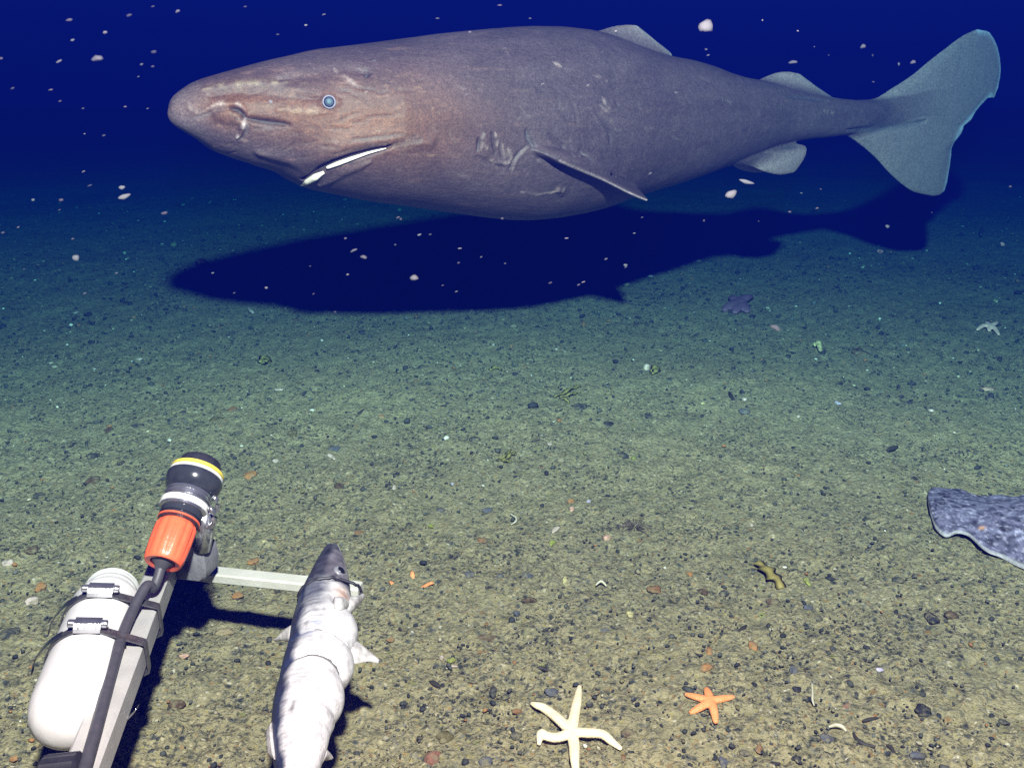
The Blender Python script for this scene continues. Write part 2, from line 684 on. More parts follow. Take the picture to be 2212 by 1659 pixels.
    stroke([(497, 236), (512, 238), (524, 247), (531, 258)], .007, -.014, dark, 1)
    stroke([(529, 258), (528, 272), (522, 287), (512, 299)], .007, .007, (.62, .45, .44), .95)
    stroke([(533, 256), (560, 262), (590, 266), (625, 270)], .008, -.010, dark, .85)
    stroke([(538, 266), (531, 285), (522, 300)], .006, -.006, (.05, .04, .04), .6)
    stroke([(420, 255), (440, 250), (470, 240), (490, 236)], .006, -.004, (.10, .08, .08), .5)
    stroke([(405, 225), (412, 240), (430, 247), (445, 240)], .006, .003, pale, .5)
    # ridge and hollow from the snout to above the eye
    stroke([(455, 207), (520, 198), (600, 205), (690, 215)], .018, -.007)
    stroke([(440, 195), (500, 183), (560, 180), (620, 176)], .012, .004, (.42, .30, .20), .3)
    stroke([(600, 172), (680, 160), (740, 150), (790, 155)], .025, -.006)
    stroke([(600, 238), (650, 240), (700, 245)], .012, .003, (.34, .22, .15), .35)
    # eye socket
    stroke([(694, 222), (711, 222), (728, 222)], .024, .006)
    # spiracle
    stroke([(785, 158), (792, 159), (799, 158)], .009, -.012, dark, 1)
    # scars
    stroke([(722, 146), (735, 160), (757, 175), (775, 190)], .007, .001, pale, .55)
    stroke([(775, 198), (785, 200), (793, 199)], .006, .001, pale, .7)
    stroke([(1195, 135), (1205, 140), (1213, 145)], .006, .001, pale, .7)
    stroke([(1285, 165), (1302, 170), (1312, 176)], .006, 0, pale, .35)
    stroke([(1300, 210), (1306, 222), (1318, 235)], .006, 0, pale, .5)
    # gill slits
    for g, d in (([(1033, 300), (1034, 312), (1031, 325)], 1), ([(1062, 288), (1066, 310), (1070, 334)], 1), ([(1077, 312), (1081, 328), (1087, 343)], .7), ([(1090, 322), (1095, 337), (1099, 351)], .6), ([(1137, 316), (1120, 330), (1108, 348), (1099, 368)], .55)):
        stroke(g, .0048, -.007 * d, (.03, .02, .022), .9 * d)  # shade inside the slit painted in as a dark line, cut kept shallow
        stroke([(x + 8, y) for x, y in g], .0068, .003 * d, (.25, .17, .155), .75)
    stroke([(1046, 290), (1050, 306), (1052, 322)], .010, .004, (.25, .18, .165), .6)
    stroke([(1058, 348), (1078, 355), (1100, 352)], .008, .004, pale, .4)
    stroke([(1030, 338), (1060, 352), (1090, 362)], .007, -.004, dark, .4)
    # pectoral root folds
    stroke([(1138, 282), (1142, 300), (1152, 318)], .009, -.009, (.09, .08, .08), .6)
    stroke([(1185, 290), (1215, 315), (1240, 340)], .008, -.005, (.035, .025, .025), .6)
    stroke([(1232, 305), (1246, 322), (1254, 340)], .010, .004)
    stroke([(1285, 235), (1302, 262), (1316, 285), (1318, 310)], .010, -.0035, (.04, .028, .03), .45)
    stroke([(1297, 228), (1316, 250), (1330, 280)], .009, .0015, pale, .25)
    # pale margins along the fins
    def margin(poly, rad, c_, a_):
        nonlocal colr
        d, u = dist_to(np.array([p[:] for p in catmull(poly)]))
        q = (a_ * np.exp(-(d / rad) ** 2))[:, None]
        colr = colr * (1 - q) + np.array(c_) * q
    margin(lead[2:], .0030, (.30, .21, .21), .8)
    margin([trail[1], trail[1].lerp(trail[2], .25)], .008, (.75, .62, .60), .9)  # glint on the rear corner, painted into the skin as near-white
    rim = (.62, .58, .78)  # bright lens fringe round the tail, painted into the skin colour
    margin([M(2112, 64), M(2136, 69), M(2155, 101), M(2162, 155), M(2150, 209)], .014, rim, .85)
    margin([M(2136, 211), M(2108, 241), M(2077, 276), M(2058, 312), M(2052, 357), M(2040, 414)], .014, rim, .85)
    margin([M(1376, 56), M(1424, 95), M(1452, 118)], .014, (.30, .25, .25), .8)
    margin([M(1726, 160), M(1760, 185), M(1797, 210)], .014, (.30, .25, .25), .8)
    # belly folds
    stroke([(1125, 415), (1160, 420), (1190, 417), (1206, 411)], .0045, .001, pale, .9)
    stroke([(1206, 408), (1214, 410)], .010, .004, pale, .5, taper=False)
    stroke([(1165, 350), (1195, 372), (1210, 398), (1214, 420)], .020, .006)
    rs = np.random.RandomState(12)
    for k in range(34):             # old scratches
        x0, y0 = rs.uniform(620, 1750), rs.uniform(90, 380)
        ang, ln = rs.normal(.35, .5), rs.uniform(15, 55)
        stroke([(x0 + ln * q * math.cos(ang), y0 + ln * q * math.sin(ang) + 3 * math.sin(q * 3)) for q in (0, .33, .66, 1)], .0035, 0, (.24, .17, .16), .30)
    for k in range(26):             # creases of the shoulder and flank
        x0, y0 = rs.uniform(1130, 1345), rs.uniform(150, 330)
        ang, ln = rs.normal(1.0, .3), rs.uniform(20, 50)
        stroke([(x0 + ln * q * math.cos(ang), y0 + ln * q * math.sin(ang)) for q in (0, .33, .66, 1)], .005, -.0011, (.05, .035, .036), .30)
    for k in range(40):             # fine wrinkles of the snout and cheek
        x0, y0 = rs.uniform(430, 900), rs.uniform(170, 340)
        ang, ln = rs.normal(-.08, .18), rs.uniform(18, 50)
        stroke([(x0 + ln * q * math.cos(ang), y0 + ln * q * math.sin(ang)) for q in (0, .33, .66, 1)], .0042, -.0016, (.07, .04, .03), .35)
    for k in range(34):
        x0, y0 = rs.uniform(440, 960), rs.uniform(170, 350)
        ln = rs.uniform(6, 20)
        stroke([(x0, y0), (x0 + ln, y0 - ln * .12)], .004, .0006, (.26, .15, .095), .35)
    # tail
    stroke([(1830, 282), (1890, 280), (1940, 275), (2000, 262)], .016, -.007, (.09, .09, .10), .45)
    stroke([(1700, 208), (1740, 212), (1790, 218)], .010, -.006, (.07, .07, .08), .5)
    stroke([(1780, 240), (1800, 245)], .012, .001, pale, .35)
    stroke([(1690, 318), (1710, 317), (1725, 315)], .010, -.006, (.06, .06, .07), .6)
    stroke([(1655, 330), (1690, 335), (1715, 330)], .012, .003, pale, .25)
    P = P + NV * (disp + .0012 * fbm(P, 22, 2, 5))[:, None]
    me.vertices.foreach_set('co', P.astype(np.float32).ravel())
    me.update()
    set_pigment(me, np.clip(colr, .01, .9))
    yaw = math.atan2(SU.y, SU.x)
    m = vcol_mat('shark_skin', rough=.6, bump=.0011, bscale=150, var=.26, vscale=150, spec=.35, stretch=((0, 0, -yaw), (.55, 1, 1)))
    sk = NT.__new__(NT)
    sk.m, sk.t = m, m.node_tree
    sk.b = sk.t.nodes['Principled BSDF']
    src = sk.b.inputs['Base Color'].links[0].from_socket
    grain = sk.ramp(sk.noise(sk.objcoord(), 300, 3, .7), [(.32, (.62, .62, .62)), (.52, (1, 1, 1)), (.72, (1.55, 1.5, 1.45))])
    sk.color(sk.mix(1.0, src, grain, 'MULTIPLY'))
    root = SN + SU * 1.2 + Vector((0, 0, .6))
    body = link('shark', me, m)
    me.transform(Matrix.Translation(-root))
    body.location = root
    tag(body, 'big brown and grey sleeper shark with a small pale eye swimming above the seabed', 'shark')
    bpy.context.view_layer.update()
    # eyes
    white = plain('shark_sclera', (.26, .21, .25), (.19, .16, .20), 200, .6)
    iris = plain('shark_iris', (.012, .018, .045), (.008, .012, .03), 200, .6)
    pup = plain('shark_cornea', (.085, .125, .15), (.06, .09, .11), 200, .7)
    ec = hit(711, 222)
    ax = surf.find_nearest(ec)[1]
    ax = (ax + (CAMP - ec).normalized() * .6).normalized()
    for side in (1, -1):
        c0, a0 = ec, ax
        if side < 0:
            c0, a0 = mir(ec), Vector(ax) - SW * (2 * Vector(ax).dot(SW))
        def pr(*p):
            return [(x * .72, y * .72) for x, y in p]
        q = c0 + a0 * .0015
        e_ = MB().lathe(q, a0, pr((-.012, .012), (-.004, .0175), (.004, .0180), (.0080, .0165), (.0088, .0135)), 32).build('eye', white, body)
        MB().lathe(q, a0, pr((.004, .0140), (.0095, .0138), (.0115, .0095)), 32).build('iris', iris, e_)
        MB().lathe(q, a0, pr((.008, .0080), (.0122, .0078), (.0142, .005), (.015, .0015)), 24).build('pupil', pup, e_)
    # teeth band showing along the mouth
    tm = plain('tooth_white', (.88, .72, .62), (.78, .62, .54), 300, .35)
    tp = MB()
    seg1 = [(650, 401), (664, 393), (682, 383), (699, 373)]
    seg2 = [(706, 363), (730, 354), (760, 343), (795, 331), (834, 321)]
    for seg, rr in ((seg1, [.002, .0058, .0068, .003]), (seg2, [.003, .0042, .0036, .0024, .0009])):
        pts = [hit(*p) - ray(*p).normalized() * .001 for p in seg]
        fine, rad = [], []
        for i in range(len(pts) - 1):
            for k in range(6):
                fine.append(pts[i].lerp(pts[i + 1], k / 6))
                rad.append(rr[i] + (rr[i + 1] - rr[i]) * k / 6)
        fine.append(pts[-1])
        rad.append(rr[-1])
        tp.tube(fine, rad, 12)
    tp.build('tooth_band', tm, body)
    return body


shark = build_shark()
# ------------------------------------------------------------------ lander arm, crossbar and what is strapped to it
alu = plain('brushed_aluminium', (.46, .45, .44), (.36, .355, .35), 25, .5, .15, .0004, 300)
alu_pale = plain('pale_painted_bar', (.50, .50, .46), (.42, .42, .38), 30, .5, 0, .0006, 220)
alu_grey = plain('grey_cast_bracket', (.20, .20, .22), (.14, .14, .16), 60, .5, .3, .001, 200)
black_rub = plain('black_rubber', (.022, .022, .028), (.014, .014, .018), 120, .45)
black_gloss = plain('black_gloss_plastic', (.018, .02, .026), (.03, .032, .038), 60, .16)
grey_seal = plain('dark_grey_seal', (.055, .052, .062), (.04, .04, .048), 100, .5)
steel = plain('polished_steel', (.62, .62, .64), (.42, .43, .46), 50, .2, .9, .0006, 150)
white_pl = plain('white_plastic', (.66, .65, .66), (.54, .53, .54), 12, .42, 0, .0008, 40)
lid_pl = plain('off_white_lid', (.40, .405, .41), (.33, .335, .34), 40, .5)
orange_pl = plain('orange_red_plastic', (.84, .14, .06), (.72, .10, .04), 30, .32, 0, .0006, 200)
yellow_pt = plain('yellow_paint', (.62, .50, .06), (.50, .40, .05), 60, .4)

arm_a, arm_b = at_z(352, 1232, .155), at_z(187, 1659, .155)
adir = (arm_b - arm_a).normalized()
arm = thing('bait_boom', (arm_a.x, arm_a.y, 0), 'square aluminium bait arm with pale crossbar reaching out over the seabed', 'metal boom')
MB().box(arm_a - adir * .005, adir, .032, .030, .85, bev=.003).build('beam', alu, arm, angle=30)
cb_a, cb_b = at_z(372, 1231, .117), at_z(779, 1274, .117)
cdir = (cb_b - cb_a).normalized()
MB().box(cb_a, cdir, .0225, .014, (cb_b - cb_a).length, bev=.002).build('crossbar', alu_pale, arm, angle=30)
# corner bracket
bk = MB()
p = at_z(424, 1222, .152)
s_ = Vector((cdir.y, -cdir.x, 0))
sec = [(-.020, -.012), (.016, -.012), (.022, -.004), (.024, .010), (.022, .030), (.014, .038), (-.010, .038), (-.017, .030), (-.020, .008)]
bk.rings([[p + cdir * x + s_ * k + Vector((0, 0, z)) for x, z in [(x * q, z * q + .005 * (1 - q)) for x, z in sec]] for k, q in ((-.019, .86), (-.016, 1), (.016, 1), (.019, .86))])
bk.build('bracket', alu_grey, arm, angle=40)
# ribbed knob at the near end
kn = at_z(128, 1690, .158)
kp = MB()
kd = Vector((adir.y, -adir.x, 0)) * -1
rings = []
for t, r in ((0, .020), (.003, .0235), (.030, .0235), (.034, .020), (.036, .010)):
    rings.append([kn + kd * (t - .015) + adir * (math.cos(a) * r * (1 + .05 * (i % 2))) + Vector((0, 0, math.sin(a) * r * (1 + .05 * (i % 2)))) for i, a in enumerate(2 * math.pi * k / 40 for k in range(40))])
kp.rings(rings)
kp.build('clamp_knob', black_rub, arm, angle=40)

# white canister
ca, cb = at_z(244, 1270, .158), at_z(151, 1542, .158)
kdir = (cb - ca).normalized()
CL = (cb - ca).length
can = thing('canister', (ca.x, ca.y, 0), 'white plastic canister with rounded end strapped beside the aluminium arm', 'canister')
prof = [(.020, .0290), (.028, .0320), (.036, .0365), (.046, .0385), (CL * .5, .0390), (CL - .020, .0395), (CL - .004, .0385), (CL + .010, .0345), (CL + .019, .027), (CL + .025, .017), (CL + .028, .005)]
MB().lathe(ca, kdir, prof, 56).build('canister_body', white_pl, can, angle=50)
lp = []
for t, r in ((0, .022), (.001, .028), (.004, .0315), (.006, .0325), (.008, .031), (.012, .0325), (.014, .031), (.018, .0325), (.021, .032), (.023, .028)):
    lp.append((t * .95, r * .95))
MB().lathe(ca, kdir, lp, 56).build('screw_lid', lid_pl, can, angle=50)


def hull2(pts):
    pts = sorted(set((round(a, 6), round(b, 6)) for a, b in pts))
    def half(ps):
        h = []
        for q in ps:
            while len(h) > 1 and (h[-1][0] - h[-2][0]) * (q[1] - h[-2][1]) - (h[-1][1] - h[-2][1]) * (q[0] - h[-2][0]) <= 0:
                h.pop()
            h.append(q)
        return h
    a, b = half(pts), half(pts[::-1])
    return a[:-1] + b[:-1]


def clamp(pc, label):
    """a worm-drive band round the canister and the arm, in the plane across the canister at pixel pc"""
    c0 = at_z(*pc, .158)
    c0 = ca + kdir * (c0 - ca).dot(kdir)
    side = Vector((-kdir.y, kdir.x, 0))
    if side.x < 0:
        side = -side
    den = kdir.dot(adir)
    q = arm_a + adir * ((c0 - arm_a).dot(kdir) / den)
    ox = (q - c0).dot(side)
    oz = q.z - c0.z
    pts = [(.0400 * math.cos(a), .0400 * math.sin(a)) for a in (2 * math.pi * k / 48 for k in range(48))]
    pts += [(ox + sx * .0182, oz + sz * .0168) for sx in (-1, 1) for sz in (-1, 1)]
    h = hull2(pts)
    root = thing('hose_clamp', c0, label, 'clamp', 'hose clamps round the canister')
    fine = []
    for i in range(len(h)):
        a, b = h[i], h[(i + 1) % len(h)]
        n = max(1, int(math.hypot(b[0] - a[0], b[1] - a[1]) / .004))
        fine += [(a[0] + (b[0] - a[0]) * k / n, a[1] + (b[1] - a[1]) * k / n) for k in range(n)]
    n = len(fine)
    rings = []
    for i, (x, z) in enumerate(fine):
        x2, z2 = fine[(i + 1) % n]
        x1, z1 = fine[i - 1]
        l = math.hypot(x2 - x1, z2 - z1)
        nx, nz = (z2 - z1) / l, -(x2 - x1) / l
        if nx * (x - ox / 2) + nz * z < 0:
            nx, nz = -nx, -nz
        rings.append([c0 + side * (x + nx * k) + Vector((0, 0, z + nz * k)) + kdir * w for w, k in ((-.006, 0), (-.006, .0016), (.006, .0016), (.006, 0))])
    bmb = MB()
    bmb.rings(rings + [rings[0]], False, False)
    bmb.build('band', grey_steel, root, angle=30)
    # slots in the band, right of the housing
    sl = MB()
    for k in range(9):
        a = R(50 - 4.4 * k)
        o = Vector((0, 0, math.sin(a))) + side * math.cos(a)
        t = (side * -math.sin(a) + Vector((0, 0, math.cos(a))) + kdir * .25).normalized()
        b_ = o.cross(t)
        pc_ = c0 + o * .0418
        sl.rings([[pc_ + o * e + t * (.0008 * x) + b_ * (.0042 * y) for x, y in ((-1, -1), (1, -1), (1, 1), (-1, 1))] for e in (-.0004, .0006)])
    sl.build('slots', black_rub, root, smooth=False)
    # screw housing on top
    a = R(80)
    o = Vector((0, 0, math.sin(a))) + side * math.cos(a)
    t = side * math.sin(a) - Vector((0, 0, math.cos(a)))
    hs = MB()
    sec = [(-.0095, .0), (-.0095, .005), (-.006, .0095), (.006, .0095), (.0095, .005), (.0095, 0)]
    hs.rings([[c0 + o * (.0410 + z) + t * k + kdir * x for x, z in sec] for k in (-.014, .012)])
    h_ = hs.build('screw_housing', steel, root, angle=30)
    MB().tube([c0 + o * .0463 + t * k for k in (-.021, -.020, .017, .018)], [.0035, .0045, .0045, .0035], 14).build('screw', steel, h_, angle=40)
    # loose tail of the band
    tl = MB()
    pts = []
    for k in range(10):
        q = k / 9
        a2 = R(118 + 66 * q)
        rr = .0423 + .012 * q ** 1.5
        pts.append((rr * math.cos(a2), rr * math.sin(a2)))
    tl.rings([[c0 + side * x + Vector((0, 0, z)) + kdir * w + (side * x + Vector((0, 0, z))).normalized() * k for w, k in ((-.005, 0), (-.005, .001), (.005, .001), (.005, 0))] for x, z in pts])
    tl.build('band_tail', black_gloss, root, angle=30)
    return root


grey_steel = plain('dull_steel_band', (.16, .16, .17), (.08, .08, .09), 160, .35, .7)
clamp((210, 1350), 'steel hose clamp nearest the ribbed lid of the white canister')
c2_ = clamp((170, 1432), 'steel hose clamp across the middle of the white canister near its round end')
# bent tail end of the lower clamp sticking out past the arm
tp_ = [at_z(272, 1552, .140), at_z(281, 1546, .142), at_z(292, 1535, .147), at_z(297, 1527, .153)]
te = MB()
te.rings([[q + Vector((.0, -.004, 0)) + Vector((0, 0, .0006)), q + Vector((0, .004, 0)) + Vector((0, 0, .0006)), q + Vector((0, .004, -.0006)), q + Vector((0, -.004, -.0006))] for q in tp_])
te.build('band_end', steel, c2_)

# black sensor in its chrome collar with the orange connector
sa, sb = at_z(352, 1214, .205), at_z(441, 985, .288)
sdir = (sb - sa).normalized()


def st(py):
    """how far along the sensor's axis lies the point seen at height py"""
    lo, hi = 0.0, .6
    for _ in range(40):
        t = (lo + hi) / 2
        q = sa + sdir * t - CAMP
        if 829.5 - F * q.dot(UPV) / q.dot(FWD) > py:
            lo = t
        else:
            hi = t
    return lo


t1, t2, t3, t4, SL = st(1130), st(1100), st(1066), st(1033), st(1003)

sensor = thing('sensor', (sa.x, sa.y, 0), 'black underwater sensor with a yellow ring in a chrome collar at the arm end', 'sensor')
slv = MB()
rings = []
NS = 72
for t, r, rib in ((.004, .0135, 0), (-.001, .0150, 0), (-.002, .0205, 0), (0, .0222, 0), (.006, .0228, .6), (t1 * .5, .0236, 1), (t1 * .85, .0236, 1), (t1 * .95, .0222, .4), (t1, .0195, 0), (t1 + .006, .0185, 0)):
    a1 = sdir.cross(Vector((0, 0, 1))).normalized()
    b1 = a1.cross(sdir)
    rings.append([sa + sdir * t + a1 * (math.cos(q) * rr) + b1 * (math.sin(q) * rr) for q, rr in ((2 * math.pi * k / NS, r + rib * (.0011 if (k // 2) % 3 else -.0006)) for k in range(NS))])
slv.rings(rings)
sleeve = slv.build('connector_sleeve', orange_pl, sensor, angle=50)
MB().lathe(sa, sdir, [(.003, .0134), (-.0005, .0128), (-.002, .009), (-.010, .0064)], 32).build('cable_gland', grey_seal, sleeve)
MB().lathe(sa, sdir, [(t1 - .001, .020), (t1 + .001, .0245), (t1 + .004, .0245), (t1 + .0045, .0235), (t1 + .007, .0235), (t1 + .0075, .0255), (t2 - .002, .0255)], 48).build('locking_ring', black_gloss, sensor, angle=40)
MB().lathe(sa, sdir, [(t1 + .0015, .0247), (t1 + .002, .0256), (t1 + .0035, .0256), (t1 + .004, .0247)], 48).build('red_ring', orange_pl, sensor, angle=40)
cw = (t3 - t2)
col = MB()
col.lathe(sa, sdir, [(t2 - .005, .0255), (t2 - .004, .0285), (t2 + cw * .38, .0288), (t2 + cw * .40, .0270), (t2 + cw * .48, .0270), (t2 + cw * .50, .0292), (t2 + cw * .64, .0292), (t2 + cw * .66, .0275), (t2 + cw * .74, .0275), (t2 + cw * .76, .0290), (t2 + cw * .92, .0285), (t3, .0255)], 56)
collar = col.build('collar', steel, sensor, angle=40)
MB().lathe(sa, sdir, [(t2 - .001, .0288), (t2 - .0005, .0296), (t2 + cw * .30, .0296), (t2 + cw * .32, .0288)], 56).build('white_band', white_pl, collar, angle=40)
# clamp lug of the collar, lower right
lug = MB()
sr = sdir.cross(Vector((0, 0, 1))).normalized()
for off, sc_ in ((.004, 1.0), (.022, .8)):
    c0 = sa + sdir * (t2 + off) + sr * .027 - Vector((0, 0, .006))
    arc = []
    for k in range(9):
        a = R(70 - 190 * k / 8)
        arc.append(c0 + sr * (.010 * sc_ * math.cos(a) + .001) + Vector((0, 0, .014 * sc_ * math.sin(a) - .006)))
    lug.tube(arc, .0032, 10)
lug.tube([sa + sdir * (t2 + .012) + sr * .022 + Vector((0, 0, -.014)), sa + sdir * (t2 + .012) + sr * .020 + Vector((0, 0, -.040)), sa + sdir * (t2 + .012) + sr * .012 + Vector((0, 0, -.066))], [.010, .011, .011], 14)
lug.build('clamp_lug', steel, sensor)
MB().lathe(sa, sdir, [(t3 - .002, .0255), (t3 + .001, .0295), (t3 + (t4 - t3) * .45, .0335), (t4 - .004, .0350), (t4 - .001, .0340), (t4, .0320)], 56).build('housing', black_gloss, sensor, angle=40)
MB().lathe(sa, sdir, [(t4 - .0005, .0310), (t4 + .0005, .0335), (t4 + .0035, .0335), (t4 + .0045, .0310)], 56).build('white_ring', white_pl, sensor, angle=40)
MB().lathe(sa, sdir, [(t4 + .0045, .0300), (t4 + .0055, .0330), (t4 + .009, .0330), (t4 + .010, .0305)], 56).build('yellow_ring', yellow_pt, sensor, angle=40)
MB().lathe(sa, sdir, [(t4 + .0095, .0295), (t4 + .0105, .0280), (SL - .002, .0265), (SL + .003, .0245), (SL + .006, .0200), (SL + .007, .010)], 48).build('end_cap', black_rub, sensor, angle=40)

# cable
cp = [sa - sdir * .004, sa - sdir * .030 + Vector((0, 0, -.002)), at_z(316, 1266, .194), at_z(286, 1320, .184), at_z(262, 1378, .180), at_z(244, 1440, .177), at_z(225, 1510, .176), at_z(206, 1580, .176), at_z(189, 1640, .176), at_z(166, 1720, .176), at_z(140, 1830, .176)]


def smooth_path(pts, n=8):
    out = []
    for i in range(len(pts) - 1):
        p0, p1, p2, p3 = pts[max(i - 1, 0)], pts[i], pts[i + 1], pts[min(i + 2, len(pts) - 1)]
        for k in range(n):
            t = k / n
            out.append(.5 * ((2 * p1) + (p2 - p0) * t + (2 * p0 - 5 * p1 + 4 * p2 - p3) * t * t + (3 * p1 - p0 - 3 * p2 + p3) * t ** 3))
    out.append(pts[-1])
    return out


tag(MB().tube(smooth_path(cp), .0058, 18).build('cable', grey_seal), 'thick black cable running from the orange connector down along the arm', 'cable')

# ------------------------------------------------------------------ bait fish
def build_bait():
    rows = [(112, 575, 612), (122, 556, 640), (150, 535, 655), (200, 508, 678), (300, 455, 705), (400, 405, 722), (480, 370, 730), (560, 345, 735), (620, 328, 742), (700, 308, 764), (760, 302, 758), (830, 288, 738), (900, 264, 738), (1000, 240, 728), (1080, 222, 690), (1160, 198, 668), (1250, 182, 655), (1330, 175, 622), (1400, 172, 588), (1500, 176, 565), (1600, 186, 530), (1659, 195, 512), (1800, 225, 470), (2000, 260, 420), (2150, 290, 380), (2250, 315, 360)]
    ZC = .140
    L_, R_, Y_ = [], [], []
    for y, a, b in rows:
        py = (1160 + y / 3.161) / 1.01582
        L_.append(at_z((540 + a / 3.161) / 1.01582, py, ZC))
        R_.append(at_z((540 + b / 3.161) / 1.01582, py, ZC))
        Y_.append(y)
    yy = np.concatenate([np.linspace(112, 150, 8)[:-1], np.linspace(150, 2250, 230)])
    A = np.array([[np.interp(y, Y_, [p[k] for p in L_]) for k in range(3)] for y in yy])
    B = np.array([[np.interp(y, Y_, [p[k] for p in R_]) for k in range(3)] for y in yy])
    for Z in (A, B):
        for _ in range(1):
            Z[4:-4] = sum(Z[4 + d:len(Z) - 4 + d] for d in (-3, -2, -1, 0, 1, 2, 3)) / 7
    nt = 80
    th = np.linspace(0, 2 * np.pi, nt, endpoint=False)
    rings, yv, tv = [], [], []
    for i, y in enumerate(yy):
        c, hw = (A[i] + B[i]) / 2, (B[i] - A[i]) / 2
        w = np.linalg.norm(hw)
        ht = w * (.80 if y > 500 else .62 + .18 * y / 500)
        pin = 1 - .13 * math.exp(-((y - 842) / 13) ** 2) - .12 * math.exp(-((y - 1030) / 13) ** 2) - .05 * math.exp(-((y - 1150) / 16) ** 2)
        bul = 1 + .07 * math.exp(-((y - 930) / 60) ** 2) + .06 * math.exp(-((y - 700) / 60) ** 2)
        ring = []
        for t in th:
            # cords sag towards the tail at the sides: shift the pinch with the angle
            k = 1 - .17 * math.exp(-((y - 842 - 40 * (1 - abs(math.sin(t)))) / 14) ** 2) - .16 * math.exp(-((y - 1026 - 40 * (1 - abs(math.sin(t)))) / 14) ** 2)
            ring.append(c + hw * math.cos(t) * k + np.array([0, 0, 1]) * ht * math.sin(t) * k * bul)
        rings.append(ring)
        yv += [y] * nt
        tv += list(th)
    mb = MB()
    mb.rings([[tuple(p) for p in r] for r in rings])
    yv, tv = np.array(yv, float), np.array(tv)
    nbody = len(mb.v)
    cp = lambda x, y, z=ZC: at_z((540 + x / 3.161) / 1.01582, (1160 + y / 3.161) / 1.01582, z)
    # fins and the torn gill cover belong to the one body mesh
    lens_fin(mb, [cp(715, 800, 0.133), cp(765, 782, 0.133), cp(830, 830, 0.126), cp(925, 912, 0.120)], [cp(715, 905, 0.128), cp(760, 935, 0.126), cp(850, 920, 0.121), cp(915, 935, 0.119)], (.010, .002), 16, 8)
    lens_fin(mb, [cp(330, 660, 0.148), cp(280, 690, 0.143), cp(225, 745, 0.133), cp(190, 772, 0.128)], [cp(310, 800, 0.138), cp(285, 785, 0.133), cp(240, 775, 0.130), cp(200, 780, 0.126)], (.008, .002), 16, 8)
    lens_fin(mb, [cp(540, 1520, 0.133), cp(580, 1560, 0.126), cp(600, 1590, 0.120)], [cp(500, 1659, 0.133), cp(535, 1610, 0.126), cp(595, 1600, 0.120)], (.008, .002), 14, 8)
    lens_fin(mb, [cp(190, 1330, 0.148), cp(158, 1370, 0.143), cp(150, 1420, 0.140)], [cp(200, 1600, 0.148), cp(165, 1580, 0.143), cp(155, 1560, 0.140)], (.006, .002), 14, 8)
    # torn gill cover, standing off the throat in two ragged strips
    lens_fin(mb, [cp(700, 500, .150), cp(755, 490, .148), cp(800, 462, .142), cp(815, 470, .140)], [cp(690, 590, .152), cp(730, 580, .149), cp(780, 530, .143), cp(818, 482, .140)], (.014, .005), 16, 8)
    lens_fin(mb, [cp(600, 505, .166), cp(660, 492, .166), cp(715, 520, .158)], [cp(610, 560, .168), cp(665, 560, .167), cp(712, 540, .158)], (.012, .004), 14, 8)
    V = np.array(mb.v)
    Yf = np.full(len(V), -1.0)
    Yf[:nbody] = yv
    # pigment
    cs, sn = np.cos(tv), np.sin(tv)
    Pb = V[:nbody]
    white = np.array([.52, .52, .54])
    blue = np.array([.018, .026, .062])
    head = np.array([.040, .038, .056])
    n1 = fbm(np.c_[Pb[:, 0] * 1.0, Pb[:, 1], Pb[:, 2]], 45, 4, 9)
    backness = np.clip((-cs - .42 + .22 * n1) / .25, 0, 1)
    upper = np.clip((760 - yv) / 200, 0, 1) * .8
    backness = np.maximum(backness, upper * np.clip((-cs + .30 + .25 * n1) / .4, 0, 1))
    col = white + (blue - white) * backness[:, None]
    hd = np.clip((465 - yv + 40 * cs + 30 * n1) / 50, 0, 1)
    col = col + (head * (1 + .8 * n1[:, None]) - col) * (hd * .92)[:, None]
    # wavy flank bars
    wav = np.sin(yv * .16 + 5 * noise(Pb, 50, 4) + 2.5 * cs)
    bars = np.clip(wav - .25, 0, 1) * np.clip(1.3 - abs(cs + .30) / .42, 0, 1) * np.clip((yv - 470) / 60, 0, 1) * np.clip((1150 - yv) / 400, .35, 1)
    col = col * (1 - .75 * bars[:, None]) + blue * .75 * bars[:, None]
    ribs = np.clip(np.sin(yv * .125 + 1.5 * cs) - .8, 0, 1) * np.clip(1 - abs(cs + .55) / .18, 0, 1) * (yv > 1280)
    col = col * (1 - 3.0 * ribs[:, None].clip(0, .3))
    vein = np.clip(fbm(np.c_[Pb[:, 0] * 2.2, Pb[:, 1] * .8, Pb[:, 2]], 55, 3, 31) - .28, 0, 1)
    col = col * (1 - 1.6 * vein[:, None] * np.clip((yv - 640) / 100, 0, 1)[:, None])
    blot = np.exp(-((yv - 880) / 28) ** 2 - ((cs + .32) / .22) ** 2) + .8 * np.exp(-((yv - 800) / 25) ** 2 - ((cs + .05) / .2) ** 2)
    col = col * (1 - .6 * blot[:, None]) + np.array([.22, .26, .42]) * .6 * blot[:, None]
    # opened throat, reddish flesh
    mott = fbm(Pb * np.array([1.2, .9, 1]), 85, 4, 44)
    col = col * (1 + np.where(yv > 450, .34, .8) * mott)[:, None]
    lip = np.clip((cs - .80) / .08, 0, 1) * (yv < 400) * (sn > -.3)
    col = col * (1 - lip[:, None]) + np.array([.48, .46, .45]) * lip[:, None]
    chk = np.exp(-((yv - 330) / 40) ** 2 - ((cs - .25) / .25) ** 2)
    col = col * (1 - .5 * chk[:, None]) + np.array([.30, .27, .30]) * .5 * chk[:, None]
    side_ = np.clip((cs + .15) / .3, 0, 1) * hd * np.clip((yv - 150) / 60, 0, 1)
    col = col * (1 - .8 * side_[:, None]) + (np.array([.135, .12, .145]) * (1 + 1.1 * mott[:, None])) * .8 * side_[:, None]
